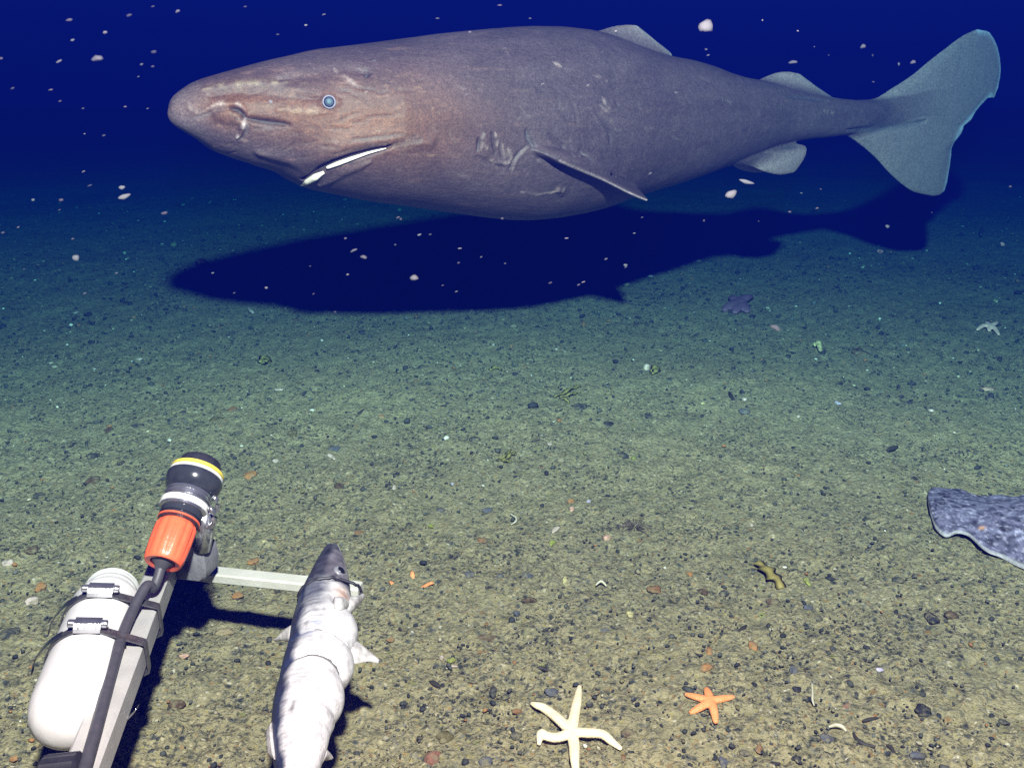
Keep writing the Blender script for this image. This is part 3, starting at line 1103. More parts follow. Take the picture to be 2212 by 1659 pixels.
    thr = np.exp(-((yv - 560) / 55) ** 2 - ((cs - .75) / .30) ** 2)
    fl = np.array([.62, .42, .34]) * (1 + .5 * noise(Pb, 160, 12)[:, None])
    col = col * (1 - thr[:, None]) + fl * thr[:, None]
    gap = np.exp(-((yv - 620 - 160 * (cs - .35)) / 22) ** 2 - ((cs - .42) / .12) ** 2) + np.exp(-((yv - (470 - 45 * (cs - .2))) / 8) ** 2) * np.clip((cs + .35) / .2, 0, 1) * (sn > -.2)
    gap = np.clip(gap, 0, 1)
    col = col * (1 - .85 * gap[:, None]) + np.array([.05, .04, .06]) * .85 * gap[:, None]
    gk = np.exp(-((yv - 395 + 150 * (cs + .1) ** 2 - 60) / 9) ** 2) * (abs(cs) < .7)
    col = col * (1 - .5 * gk[:, None])
    cols = np.tile(np.array([.40, .39, .39]), (len(V), 1))
    cols[:nbody] = np.clip(col, .02, .85)
    tail_fins = np.arange(nbody, len(V))
    cols[tail_fins] *= (1 + .35 * noise(V[tail_fins] * np.array([1, 1, 1]), 220, 2))[:, None]
    # lumps
    nrm = np.zeros_like(Pb)
    nrm[:, 2] = np.sign(sn) * abs(sn)
    lump = .0032 * fbm(Pb, 28, 3, 19) + .0012 * fbm(Pb, 90, 2, 20) - .006 * gap - .0025 * gk
    V[:nbody] += nrm * lump[:, None]
    lat = np.where((yv > 600) & (yv < 1340), .0065 * (np.abs(np.sin(np.pi * (yv - 600) / 235)) - .6) * np.clip((cs - .25) / .5, 0, 1), 0)
    V[:nbody, 0] += lat
    mb.v = [tuple(p) for p in V]
    root = (rows[0], at_z(715, 1179, ZC))
    fish = mb.build('bait_fish', vcol_mat('bait_fish_skin', .42, .0010, 240, .24, 110, .35), None)
    set_pigment(fish.data, cols)
    tag(fish, 'dead silvery bait fish with dark head and white belly tied to the crossbar', 'fish')
    bv = BVHTree.FromPolygons([Vector(v) for v in mb.v], mb.f)
    # eye
    q = bv.ray_cast(CAMP, ray((540 + 650 / 3.161) / 1.01582, (1160 + 300 / 3.161) / 1.01582).normalized())
    ew = plain('fish_eye_silver', (.22, .22, .24), (.14, .14, .17), 300, .3)
    ed = plain('fish_pupil', (.01, .01, .015), None, 100, .1)
    e_ = MB().lathe(q[0] - q[1] * .003, q[1], [(0, .0095), (.0035, .0095), (.006, .0072), (.0066, .004)], 24).build('eye', ew, fish)
    MB().lathe(q[0] - q[1] * .003, q[1], [(.003, .0058), (.0070, .0056), (.0082, .003)], 20).build('pupil', ed, e_)
    # cords
    cm = plain('dark_cord', (.05, .05, .055), (.10, .10, .10), 400, .8)
    crd = thing('cord', tuple(at_z(694, 1430, 0)), 'thin dark cord wound around the belly of the pale bait fish', 'cord')
    for yc in (842, 1026):
        loop = []
        for k in range(64):
            t = 2 * math.pi * k / 64
            y = yc + 40 * (1 - abs(math.sin(t)))
            i = int(np.argmin(abs(yy - y)))
            j = int(round(t / (2 * math.pi) * nt)) % nt
            p = Vector(V[i * nt + j])
            c = Vector((A[i] + B[i]) / 2)
            loop.append(p + (p - c).normalized() * .0006)
        loop.append(loop[0])
        MB().tube(loop, .0014, 8).build('cord_loop', cm, crd)
    # black lashing at the head
    loop = []
    for k in range(40):
        t = 2 * math.pi * k / 40
        y = 462 - 28 * math.cos(t)
        i = int(np.argmin(abs(yy - y)))
        j = int(round(t / (2 * math.pi) * nt)) % nt
        p = Vector(V[i * nt + j])
        c = Vector((A[i] + B[i]) / 2)
        loop.append(p + (p - c).normalized() * .0012 + (Vector((.012, -.001, 0)) if math.cos(t) > .7 else Vector((0, 0, 0))))
    loop.append(loop[0])
    tag(MB().tube(loop, .0020, 8).build('lashing', black_rub), 'black lashing holding the bait fish head against the crossbar end', 'lashing')


build_bait()

# ------------------------------------------------------------------ animals on the bottom
def blend_star(name, arms, center, r_arm, zc, mat, h=.55, part_wobble=0.0):
    """starfish: each arm a tapering flattened tube from the disc, joined by a remesh into one skin"""
    mb = MB()
    c = center
    mb.lathe(Vector((c.x, c.y, c.z + zc)), Vector((0, 0, 1)), [(-r_arm * .9, r_arm * .9), (-r_arm * .3, r_arm * 1.35), (r_arm * .25, r_arm * 1.25), (r_arm * .62, r_arm * .6)], 24)
    for pl in arms:
        pts = [Vector((c.x, c.y, c.z + zc))] + pl
        sp = smooth_path(pts, 7)
        n = len(sp)
        mb.tube(sp, [r_arm * (1.0 - .12 * (i / n) - .62 * (i / n) ** 3.5) for i in range(n)], 14, h)
    o = mb.build(name, None)
    md = o.modifiers.new('r', 'REMESH')
    md.mode = 'VOXEL'
    md.voxel_size = r_arm * .16
    sm = o.modifiers.new('s', 'SMOOTH')
    sm.factor = .5
    sm.iterations = 4
    me = bpy.data.meshes.new_from_object(o.evaluated_get(bpy.context.evaluated_depsgraph_get()))
    bpy.data.objects.remove(o)
    return link(name, me, mat)


def gz(px, py, dz=0.0):
    p = at_z(px, py, 0)
    for _ in range(4):
        p = at_z(px, py, ground_at(p.x, p.y))
    p.z += dz
    return p


def star_mat(name, c1, c2):
    t = NT(name)
    v = t.objcoord()
    vo = t.n('ShaderNodeTexVoronoi', i_Scale=420.0)
    t.l(v, vo.inputs['Vector'])
    t.color(t.mix(t.noise(v, 60, 3), c1, c2))
    t.set(Roughness=.6)
    t.bump(vo.outputs['Distance'], .0012, .6)
    return t.m


cream = star_mat('cream_starfish_skin', (.86, .66, .36), (.84, .74, .58))
oran = star_mat('orange_starfish_skin', (.72, .21, .06), (.80, .36, .15))
ce = gz(1235, 1594)
hh = .010
o = blend_star('starfish', [
    [gz(1240, 1560, hh), gz(1247, 1525, hh), gz(1252, 1489, .006)],
    [gz(1205, 1566, hh), gz(1177, 1543, .009), gz(1160, 1540, .012), gz(1147, 1531, .009)],
    [gz(1266, 1597, hh), gz(1300, 1600, hh), gz(1322, 1614, .008), gz(1343, 1627, .006)],
    [gz(1205, 1607, hh), gz(1180, 1610, .014), gz(1168, 1606, .016), gz(1164, 1621, .008)],
    [gz(1240, 1625, hh), gz(1241, 1655, hh), gz(1246, 1690, .006)]], ce, .0072, .009, cream, .72)
tag(o, 'large cream starfish with long curling arms lying on the gravel', 'starfish')
ce = gz(1534, 1522)
o = blend_star('starfish', [[gz(1505, 1514, .006), gz(1479, 1504, .004)], [gz(1529, 1505, .006), gz(1525, 1491, .004)], [gz(1560, 1517, .006), gz(1586, 1510, .004)],
                            [gz(1541, 1542, .006), gz(1546, 1566, .003)], [gz(1512, 1536, .006), gz(1489, 1546, .004)]], ce, .0062, .006, oran, .7)
tag(o, 'small bright orange starfish with five straight arms on the gravel', 'starfish')
ce = gz(2135, 711)
o = blend_star('starfish', [[gz(2122, 712, .012), gz(2110, 717, .006)], [gz(2132, 706, .012), gz(2129, 703, .008)], [gz(2146, 716, .012), gz(2157, 727, .006)], [gz(2146, 708, .012), gz(2153, 703, .012)], [gz(2136, 714, .010), gz(2136, 719, .006)]], ce, .0090, .011, plain('white_starfish_skin', (.85, .50, .42), (.68, .42, .35), 60, .6), .7)
tag(o, 'distant white starfish on the dim blue-green seabed beneath the tail fin shadow', 'starfish')
ce = gz(888, 1258, -.020)
o = blend_star('starfish', [[gz(866, 1264, -.010), gz(850, 1265, .002), gz(842, 1259, .0035)], [gz(890, 1250, -.006), gz(891, 1243, .003), gz(890, 1237, .003)], [gz(910, 1263, -.006), gz(928, 1264, .003), gz(937, 1262, .003)]], ce, .0045, 0, oran, .7)
tag(o, 'buried starfish with only three orange arm tips poking out of the silt', 'starfish')
purp = star_mat('purple_starfish_skin', (.26, .11, .20), (.10, .075, .085))
ce = gz(1596, 662)
o = blend_star('starfish', [[gz(1578, 668, .016), gz(1563, 675, .006)], [gz(1585, 656, .018), gz(1580, 647, .008)], [gz(1612, 654, .020), gz(1622, 648, .010)], [gz(1606, 669, .012), gz(1614, 678, .006)], [gz(1592, 672, .012), gz(1586, 680, .006)]], ce, .022, .014, purp, .55)
tag(o, 'purple short-armed starfish on the seabed below the shark shadow', 'starfish')


# flatfish coming in at the right edge
def build_flatfish():
    top = [(2006, 1070), (2006, 1056), (2013, 1047), (2040, 1043), (2075, 1048), (2102, 1059), (2138, 1061), (2173, 1062), (2212, 1061), (2300, 1050), (2420, 1045), (2560, 1062), (2660, 1090), (2720, 1120)]
    bot = [(2006, 1076), (2008, 1092), (2013, 1109), (2024, 1134), (2045, 1152), (2068, 1150), (2090, 1155), (2104, 1166), (2120, 1182), (2138, 1193), (2165, 1197), (2212, 1219), (2320, 1265), (2460, 1270), (2600, 1230), (2715, 1140)]
    n, m = 260, 90
    tp = smooth_path([at_z(x, y, .012) for x, y in top], 12)
    bp = smooth_path([at_z(x, y, .012) for x, y in bot], 12)
    def res(pl):
        d = np.r_[0, np.cumsum([(b - a).length for a, b in zip(pl, pl[1:])])]
        q = np.linspace(0, d[-1], n)
        return np.array([[np.interp(t, d, [p[k] for p in pl]) for k in range(3)] for t in q])
    A, B = res(tp), res(bp)
    v = np.linspace(0, 1, m)
    G = A[:, None] * (1 - v)[None, :, None] + B[:, None] * v[None, :, None]
    u = np.linspace(0, 1, n)
    body = np.clip((u - .12) / .25, 0, 1) ** .8 * np.clip((1 - u) / .1, 0, 1) ** .5
    prof = np.clip(1 - (abs(v - .5) / .40) ** 2, 0, 1)
    X = G[..., 0]
    rip = .004 * np.sin(X * 75)[:, :] * (v ** 4)[None, :] + .002 * np.sin(X * 110) * ((1 - v) ** 4)[None, :]
    gx = ground_h(G.reshape(-1, 3)[:, :2]).reshape(n, m)
    edge = np.minimum(1, np.minimum(v, 1 - v) / .06)[None, :]
    fin = np.clip(.18 - u, 0, 1)[:, None]
    topz = gx + .013 + rip + .004 * edge + .026 * body[:, None] * prof[None, :] + .004 * np.exp(-((u - .12) / .07) ** 2)[:, None] * prof[None, :]
    rays = .0009 * np.sin(v * 70)[None, :] * np.clip(1 - u / .12, 0, 1)[:, None]
    topz = topz + rays
    botz = np.minimum(topz - .0035, gx + .0095 + rip)
    vt = np.concatenate([np.c_[G[..., 0].ravel(), G[..., 1].ravel(), topz.ravel()], np.c_[G[..., 0].ravel(), G[..., 1].ravel(), botz.ravel()]])
    idx = np.arange(n * m).reshape(n, m)
    fs = []
    for i in range(n - 1):
        for j in range(m - 1):
            a, b, c, d = idx[i, j], idx[i + 1, j], idx[i + 1, j + 1], idx[i, j + 1]
            fs.append((a, b, c, d))
            fs.append((a + n * m, d + n * m, c + n * m, b + n * m))
    per = list(idx[:, 0]) + list(idx[-1, 1:]) + list(idx[-2::-1, -1]) + list(idx[0, -2:0:-1])
    for k in range(len(per)):
        a, b = per[k], per[(k + 1) % len(per)]
        fs.append((b, a, a + n * m, b + n * m))
    mb = MB()
    mb.add(vt, fs)
    ff = mb.build('flatfish', vcol_mat('flatfish_skin', .5, .0008, 260, .3, 190, .4), angle=60)
    P = vt
    base = np.array([.13, .115, .18])
    sp = fbm(P * np.array([1, .9, 0]), 110, 3, 61)[:, None]
    sp2 = np.clip(noise(P * np.array([1, 1, 0]), 240, 91) - .30, 0, 1)[:, None]
    uu = np.tile(np.repeat(u, m), 2)[:, None]
    vv = np.tile(np.tile(v, n), 2)[:, None]
    col = base * (1 + 1.3 * sp) + sp2 * np.array([.50, .44, .58])
    ray_ = np.clip(np.sin(vv * 60 + 3 * uu), 0, 1) * np.clip((.16 - uu) / .1, 0, 1)
    col = col * (1 - .45 * ray_)
    red = .9 * np.exp(-((P[:, :2] - np.array(at_z(2121, 1140, .02))[:2]) ** 2).sum(1) / .0045 ** 2)[:, None]
    col = col * (1 - red) + np.array([.75, .33, .12]) * red
    rim = np.clip((np.maximum(vv - .972, 0) / .02), 0, 1) + np.clip((.016 - vv) / .016, 0, 1) * .3 + np.clip((.010 - uu) / .010, 0, 1) * .6  # lit fin edge painted in pale, strongest along the near side
    rim = rim.clip(0, 1)
    col = col * (1 - .75 * rim) + np.array([.50, .46, .48]) * .75 * rim
    set_pigment(ff.data, np.clip(col, .01, .9))
    tag(ff, 'mottled purple-grey flatfish with a pale rippled fin edge entering at the side', 'flatfish')


build_flatfish()

# ------------------------------------------------------------------ stones, shells and scraps that stand out
def stone_mat(name, c, rough=.85):
    """a stone's own colour under patches of settled silt"""
    t = NT(name)
    v = t.objcoord()
    col = t.ramp(t.noise(v, 120, 4, .65), [(.3, tuple(min(1, x * 1.3) for x in c)), (.7, tuple(x * .55 for x in c))])
    silt = t.ramp(t.noise(t.coord(), 75, 4, .7), [(.46, (0, 0, 0)), (.62, (.8, .8, .8))])
    t.color(t.mix(silt, col, (.20, .175, .105)))
    t.set(Roughness=rough, Specular_IOR_Level=.2)
    t.bump(t.noise(v, 200, 4, .65), .0025)
    return t.m


MATS = {k: stone_mat(k + '_stone', c) for k, c in {
    'black': (.022, .023, .030), 'dark': (.045, .048, .048), 'brown': (.085, .055, .035), 'olive': (.10, .085, .035), 'slate': (.09, .095, .115),
    'orange': (.36, .175, .065), 'rust': (.22, .105, .045), 'red': (.22, .10, .07), 'lime': (.26, .29, .06), 'yellow': (.62, .55, .26), 'white': (.60, .47, .42),
    'lilac': (.50, .45, .62), 'tan': (.34, .27, .16), 'pink': (.62, .36, .28)}.items()}
rnd = random.Random(7)


def rock_mesh(seed, sub=3, rough=.28):
    bm = bmesh.new()
    bmesh.ops.create_icosphere(bm, subdivisions=sub, radius=1)
    P = np.array([v.co[:] for v in bm.verts])
    k = 1 + rough * noise(P + seed * 3.7, 1.1, seed) + rough * .5 * noise(P + seed, 2.6, seed + 5) + rough * .2 * noise(P, 6, seed + 9)
    # a few chipped flats
    r2 = np.random.RandomState(seed)
    for _ in range(5):
        d = r2.normal(size=3)
        d /= np.linalg.norm(d)
        lim = .72 + .2 * r2.rand()
        dd = (P * k[:, None]) @ d
        k = np.where(dd > lim, k * (lim + (dd - lim) * .25) / np.maximum(dd, 1e-6), k)
    for v, s in zip(bm.verts, k):
        v.co *= s
    me = bpy.data.meshes.new('rock')
    bm.to_mesh(me)
    bm.free()
    return me


CROP = {1: (0, 640, 2.911), 2: (740, 640, 2.911), 3: (1480, 500, 2.884), 4: (740, 1130, 2.911), 5: (1480, 1130, 2.884)}


def spot(c, x, y):
    ox, oy, s = CROP[c]
    return (ox + x / s) / 1.01582, (oy + y / s) / 1.01582, 1 / (s * 1.01582)


def stone(c, x, y, w, h, mat, name, label, cat, rot=0.0, flat=None):
    px, py, k = spot(c, x, y)
    p = gz(px, py)
    dist = (p - CAMP).length
    m = dist / F * k
    w, h = w * .9, h * .9
    sw = w * m * .5
    dep = math.asin((CAM_H - p.z) / dist)
    zz = (flat if flat else min(sw, h * m * .5) * .62)
    sd = max(h * m * .5 - zz * math.cos(dep) * .6, h * m * .25) / max(math.sin(dep), .3)
    me = rock_mesh(rnd.randrange(9999), 3, .42)
    me.name = name
    me.transform(Matrix.Rotation(rnd.random() * 6.28, 4, 'Z') @ Matrix.Rotation(rnd.random() * .5, 4, 'X'))
    me.transform(Matrix.Diagonal((sw, sd, zz, 1)))
    me.transform(Matrix.Rotation(R(rot), 4, 'Z'))
    o = link(name, me, MATS[mat])
    o.location = p + Vector((0, 0, zz * .30))
    return tag(o, label, cat)


for a in [
    (1, 1870, 910, 70, 60, 'olive', 'pebble', 'olive-brown pebble just up the slope from the black sensor cap', 'pebble'),
    (1, 1600, 1175, 90, 60, 'orange', 'pebble', 'orange pebble right beside the black sensor cap', 'pebble'),
    (1, 590, 1210, 80, 70, 'brown', 'stone', 'dull brown stone alone to the side of the chrome collar', 'stone'),
    (1, 590, 1055, 75, 45, 'dark', 'stone', 'dark flattish stone level with the sensor cap, in open gravel', 'stone'),
    (1, 700, 890, 50, 45, 'brown', 'pebble', 'small brown pebble up-slope from the dark flattish stone', 'pebble'),
    (1, 775, 1100, 45, 40, 'black', 'pebble', 'small black pebble between the brown stone and the sensor', 'pebble'),
    (1, 1490, 755, 60, 45, 'rust', 'pebble', 'faint rust pebble in mid gravel above the sensor cap', 'pebble'),
    (1, 2165, 1245, 65, 45, 'brown', 'pebble', 'dark brown pebble touching a small tan one above the bait fish', 'pebble'),
    (1, 2105, 1225, 60, 42, 'tan', 'pebble', 'tan pebble beside the dark brown one above the bait fish', 'pebble'),
    (1, 250, 1305, 60, 40, 'dark', 'pebble', 'dark pebble in the plain gravel far to the side of the orange sleeve', 'pebble'),
    (1, 880, 860, 80, 36, 'dark', 'stone', 'long dark stone chip with a pale upper edge', 'stone'),
    (1, 1520, 905, 55, 40, 'dark', 'pebble', 'dark pebble directly behind the sensor cap', 'pebble'),
    (1, 2140, 1005, 90, 55, 'slate', 'stone', 'grey slate stone with white shell bits in front of it', 'stone'),
    (1, 1380, 820, 70, 45, 'olive', 'stone', 'half-buried olive stone in the mid gravel', 'stone'),
    (2, 1730, 845, 70, 42, 'black', 'stone', 'black domed stone near the middle distance below the seaweed blade', 'stone'),
    (2, 1550, 740, 110, 50, 'dark', 'stone', 'dark low stone directly below the yellow seaweed blade', 'stone'),
    (2, 1490, 1345, 50, 50, 'orange', 'pebble', 'bright orange pebble in open gravel, upper one of a touching pair', 'pebble'),
    (2, 1495, 1390, 42, 40, 'pink', 'pebble', 'pinkish pebble tucked under the bright orange one', 'pebble'),
    (2, 1835, 1050, 70, 45, 'dark', 'stone', 'dark stone beside a small olive pebble', 'stone'),
    (2, 1895, 1065, 36, 34, 'lime', 'pebble', 'small green pebble beside the dark stone', 'pebble'),
    (2, 140, 1545, 80, 45, 'rust', 'pebble', 'rust-orange pebble just up the slope from the bait fish snout', 'pebble'),
    (2, 930, 1590, 70, 45, 'rust', 'pebble', 'rusty pebble with a black shadow edge, down from the thin curved worm', 'pebble'),
    (2, 1720, 1580, 60, 55, 'pink', 'pebble', 'pale pink mottled pebble beside the bristly brown tuft', 'pebble'),
    (2, 880, 945, 70, 45, 'dark', 'stone', 'dark stone just below the round white pebble', 'stone'),
    (2, 280, 800, 45, 38, 'orange', 'pebble', 'small orange pebble high in the mid gravel', 'pebble'),
    (2, 960, 1400, 75, 45, 'slate', 'stone', 'slate-grey stone up-slope from the thin curved worm', 'stone'),
    (2, 660, 1400, 60, 42, 'slate', 'pebble', 'bluish grey pebble above a rusty patch', 'pebble'),
    (2, 1990, 800, 55, 40, 'dark', 'pebble', 'dark pebble beyond the black domed stone', 'pebble'),
    (2, 1370, 1605, 46, 42, 'lime', 'pebble', 'yellow-green pebble below the white broken shell', 'pebble'),
    (2, 600, 1500, 40, 34, 'lime', 'pebble', 'pale green pebble above the bait fish, in plain gravel', 'pebble'),
    (2, 1450, 1040, 44, 50, 'olive', 'pebble', 'mustard pebble below the small white chip', 'pebble'),
    (3, 2000, 1085, 55, 40, 'black', 'stone', 'black stone just below the red-orange patch near the dim edge', 'stone'),
    (3, 1480, 1110, 60, 30, 'dark', 'pebble', 'flat dark pebble in the dim gravel beside the white chip', 'pebble'),
    (3, 440, 1165, 80, 50, 'slate', 'stone', 'grey-violet stone below the white pebble and twig', 'stone'),
    (3, 1160, 790, 110, 50, 'brown', 'stone', 'faint brown low stone in the dim gravel below the tail shadow', 'stone'),
    (4, 960, 790, 160, 60, 'brown', 'stone', 'broad dark brown chunk with a ragged top in open gravel', 'stone'),
    (4, 230, 745, 70, 32, 'black', 'pebble', 'black chip beside the bait fish pectoral fin', 'pebble'),
    (4, 845, 385, 80, 50, 'slate', 'stone', 'slate stone, first of three in a row', 'stone'),
    (4, 1040, 395, 58, 50, 'slate', 'stone', 'slate stone, middle one of three in a row', 'stone'),
    (4, 1210, 390, 80, 50, 'slate', 'stone', 'slate stone, last of three in a row towards the pale shell', 'stone'),
    (4, 965, 470, 55, 36, 'black', 'pebble', 'black wedge below the middle slate stone', 'pebble'),
    (4, 735, 928, 52, 46, 'lime', 'pebble', 'lime green round pebble resting behind a white chip', 'pebble'),
    (4, 690, 1425, 125, 85, 'olive', 'stone', 'flat olive stone half sunk near the bottom gravel', 'stone'),
    (4, 610, 1555, 130, 105, 'red', 'stone', 'reddish brown lumpy stone below the flat olive stone', 'stone'),
    (4, 1375, 1142, 110, 70, 'slate', 'stone', 'blue-grey stone up the slope from the cream starfish', 'stone'),
    (4, 1860, 1400, 105, 80, 'brown', 'stone', 'dark brown stone above the cream starfish long curved arm', 'stone'),
    (4, 1150, 1412, 70, 55, 'dark', 'stone', 'dark pebble with a pale cap beside the cream starfish', 'stone'),
    (4, 1145, 630, 60, 50, 'slate', 'stone', 'blue-grey rounded pebble up from the brown ragged chunk', 'stone'),
    (4, 2020, 480, 90, 62, 'rust', 'pebble', 'rust-brown pebble beside the thin pale shell arc', 'pebble'),
    (4, 1230, 545, 90, 50, 'brown', 'pebble', 'brown mottled pebble below the row of slate stones', 'pebble'),
    (4, 1045, 835, 50, 36, 'black', 'pebble', 'black pebble just below the ragged brown chunk', 'pebble'),
    (4, 1000, 1130, 55, 90, 'dark', 'stone', 'upright dark stone between the lime pebble and the starfish', 'stone'),
    (4, 945, 1580, 90, 70, 'slate', 'stone', 'dark grey stone at the bottom beside the red lumpy stone', 'stone'),
    (4, 1830, 1565, 45, 80, 'rust', 'pebble', 'rusty brown pebble at the tip of the cream starfish arm', 'pebble'),
    (4, 1615, 1215, 60, 45, 'dark', 'pebble', 'dark pebble close beside the cream starfish upper arm', 'pebble'),
    (4, 1710, 740, 70, 40, 'slate', 'stone', 'slate stone below the pale yellow shell', 'stone'),
    (4, 1150, 1255, 60, 38, 'rust', 'pebble', 'rust pebble at the tip of the cream starfish bent arm', 'pebble'),
    (4, 340, 800, 50, 40, 'orange', 'pebble', 'pale orange pebble beside the bait fish fin', 'pebble'),
    (4, 525, 1425, 40, 34, 'black', 'pebble', 'small black pebble beside the flat olive stone', 'pebble'),
    (4, 425, 1205, 48, 40, 'dark', 'pebble', 'dark pebble in bare silt near the bait fish shadow', 'pebble'),
    (5, 1630, 665, 85, 80, 'black', 'stone', 'black rounded stone below the flatfish', 'stone'),
    (5, 1752, 640, 80, 70, 'brown', 'stone', 'dark brown stone with a white speck behind the black rounded one', 'stone'),
    (5, 190, 490, 68, 62, 'brown', 'stone', 'brown-grey pebble above a yellow patch', 'stone'),
    (5, 622, 552, 78, 56, 'brown', 'stone', 'brown-grey pebble below the seaweed strip', 'stone'),
    (5, 850, 590, 90, 38, 'slate', 'stone', 'long slate pebble below and past the seaweed strip', 'stone'),
    (5, 190, 970, 85, 55, 'orange', 'pebble', 'bright orange lumpy pebble just above the orange starfish', 'pebble'),
    (5, 500, 830, 60, 85, 'orange', 'pebble', 'tall orange-brown pebble up the slope from the orange starfish', 'pebble'),
    (5, 1575, 1245, 105, 75, 'black', 'stone', 'large black domed stone near the lower corner', 'stone'),
    (5, 535, 1480, 55, 75, 'rust', 'pebble', 'rust-orange pebble near the bottom below the orange starfish', 'pebble'),
    (5, 1525, 1528, 105, 65, 'slate', 'stone', 'blue-grey stone below the large black domed stone', 'stone'),
    (5, 310, 1570, 70, 80, 'slate', 'stone', 'dark bluish stone at the very bottom below the orange starfish', 'stone'),
    (5, 770, 1545, 52, 44, 'black', 'pebble', 'round black pebble at the very bottom in pale grit', 'pebble'),
    (5, 2080, 1310, 64, 42, 'dark', 'pebble', 'dark pebble beyond the large black domed stone near the edge', 'pebble'),
    (5, 1410, 415, 64, 48, 'dark', 'pebble', 'dark pebble in open silt below the flatfish fin', 'pebble'),
    (5, 1520, 385, 36, 34, 'black', 'pebble', 'tiny black pebble beside the dark pebble below the flatfish', 'pebble'),
    (5, 755, 985, 60, 75, 'slate', 'stone', 'upright grey stone in the middle of the lower gravel', 'stone'),
    (5, 775, 1105, 62, 42, 'black', 'pebble', 'black pebble below the upright grey stone', 'pebble'),
    (5, 1005, 850, 50, 48, 'dark', 'pebble', 'round dark pebble next to a yellow stain', 'pebble'),
    (5, 955, 895, 60, 30, 'black', 'pebble', 'black flat pebble below the round dark one', 'pebble'),
    (5, 100, 378, 42, 44, 'orange', 'pebble', 'small orange pebble above the brown-grey pebbles', 'pebble'),
    (5, 915, 655, 50, 42, 'dark', 'pebble', 'dark pebble near the long slate pebble', 'pebble'),
    (5, 220, 865, 46, 60, 'orange', 'pebble', 'faded orange pebble standing above the bright orange lumpy one', 'pebble'),
    (5, 555, 635, 46, 34, 'lime', 'pebble', 'yellow-green pebble below the brown-grey ones', 'pebble'),
    (5, 840, 420, 46, 56, 'lime', 'pebble', 'green and white pebble past the end of the seaweed strip', 'pebble'),
    (5, 1090, 1215, 50, 50, 'red', 'pebble', 'reddish pebble up from the curved white worm', 'pebble'),
    (5, 960, 1415, 75, 60, 'slate', 'stone', 'grey-lilac stone below the curved white worm', 'stone'),
    (5, 440, 1505, 70, 50, 'dark', 'stone', 'dark stone beside the rust-orange pebble at the bottom', 'stone'),
    (5, 310, 500, 70, 50, 'dark', 'stone', 'dark rough stone beside the brown-grey pebble', 'stone'),
    (5, 860, 1165, 40, 34, 'black', 'pebble', 'black pebble beside the pale upright thread', 'pebble'),
]:
    stone(*a)

# shells and white chips
for a in [
    (1, 1785, 625, 60, 22, 'white', 'shell_shard', 'thin white shell shard lying in the mid gravel', 'shell', 8),
    (1, 890, 430, 36, 18, 'white', 'shell_shard', 'small white chip high in the dim gravel near a pale thread', 'shell', 0),
    (1, 488, 135, 26, 28, 'white', 'shell_shard', 'tiny pale chip close to the snout end of the shark shadow', 'shell', 0),
    (1, 2120, 1060, 40, 60, 'white', 'shell_shard', 'white shell scrap in front of the grey slate stone', 'shell', 40),
    (1, 1760, 1085, 44, 34, 'white', 'shell_shard', 'white speckled shell scrap beyond the black sensor cap', 'shell', 20),
    (2, 885, 825, 28, 26, 'white', 'pebble', 'round white pebble standing above the dark stone', 'pebble', 0),
    (2, 1355, 975, 32, 30, 'white', 'pebble', 'small bright white chip in mid gravel above the mustard pebble', 'pebble', 0),
    (2, 365, 1250, 28, 44, 'white', 'shell_shard', 'bright white shell piece upright above the bait fish', 'shell', 0),
    (2, 735, 1230, 26, 30, 'lilac', 'pebble', 'tiny lilac chip near the bright white shell piece', 'pebble', 0),
    (2, 1392, 1525, 48, 60, 'white', 'shell_shard', 'white broken shell above the yellow-green pebble', 'shell', -30),
    (2, 1605, 1340, 30, 26, 'lilac', 'pebble', 'tiny bluish white chip beside the bright orange pebble', 'pebble', 0),
    (2, 1402, 370, 24, 22, 'white', 'pebble', 'tiny white speck of shell in the far gravel', 'pebble', 0),
    (3, 445, 1085, 36, 34, 'white', 'pebble', 'white pebble beside the black twig', 'pebble', 0),
    (3, 1625, 1157, 34, 26, 'white', 'pebble', 'white chip alone in the dim gravel below the white starfish', 'pebble', 0),
    (3, 180, 1112, 28, 22, 'yellow', 'pebble', 'cream chip to the side of the black twig', 'pebble', 0),
    (3, 785, 1195, 26, 24, 'white', 'pebble', 'small white chip with a dark side in the middle gravel', 'pebble', 0),
    (3, 1030, 1110, 34, 30, 'lilac', 'pebble', 'lilac pebble in the dim gravel', 'pebble', 0),
    (3, 2038, 466, 34, 28, 'yellow', 'pebble', 'yellowish chip in the dark gravel above the white starfish', 'pebble', 0),
    (3, 1975, 1022, 78, 30, 'pink', 'pebble', 'red-orange flat patch near the dim edge', 'pebble', 0),
    (4, 745, 966, 45, 20, 'white', 'shell_shard', 'square white chip in front of the lime green pebble', 'shell', 0),
    (4, 665, 912, 30, 36, 'white', 'shell_shard', 'small white shell beside the lime green pebble', 'shell', 0),
    (4, 1456, 425, 34, 80, 'yellow', 'shell_shard', 'tall cream shell past the row of slate stones', 'shell', 0),
    (4, 1870, 637, 46, 52, 'yellow', 'shell_shard', 'pale yellow round shell in the lower gravel', 'shell', 0),
    (4, 130, 1555, 34, 24, 'white', 'pebble', 'white chip close to the bait fish tail end', 'pebble', 0),
    (4, 1695, 1402, 36, 22, 'white', 'pebble', 'white chip above the cream starfish long arm', 'pebble', 0),
    (5, 1300, 980, 44, 34, 'lilac', 'pebble', 'bright lilac pebble in the open lower gravel', 'pebble', 0),
    (5, 488, 66, 30, 28, 'white', 'pebble', 'white pebble up-slope from the seaweed strip', 'pebble', 0),
    (5, 768, 652, 30, 26, 'white', 'pebble', 'white chip between the slate pebble and the upright grey stone', 'pebble', 0),
    (5, 1760, 628, 20, 18, 'white', 'pebble', 'white speck sitting on the dark brown stone', 'pebble', 0),
]:
    stone(*a)
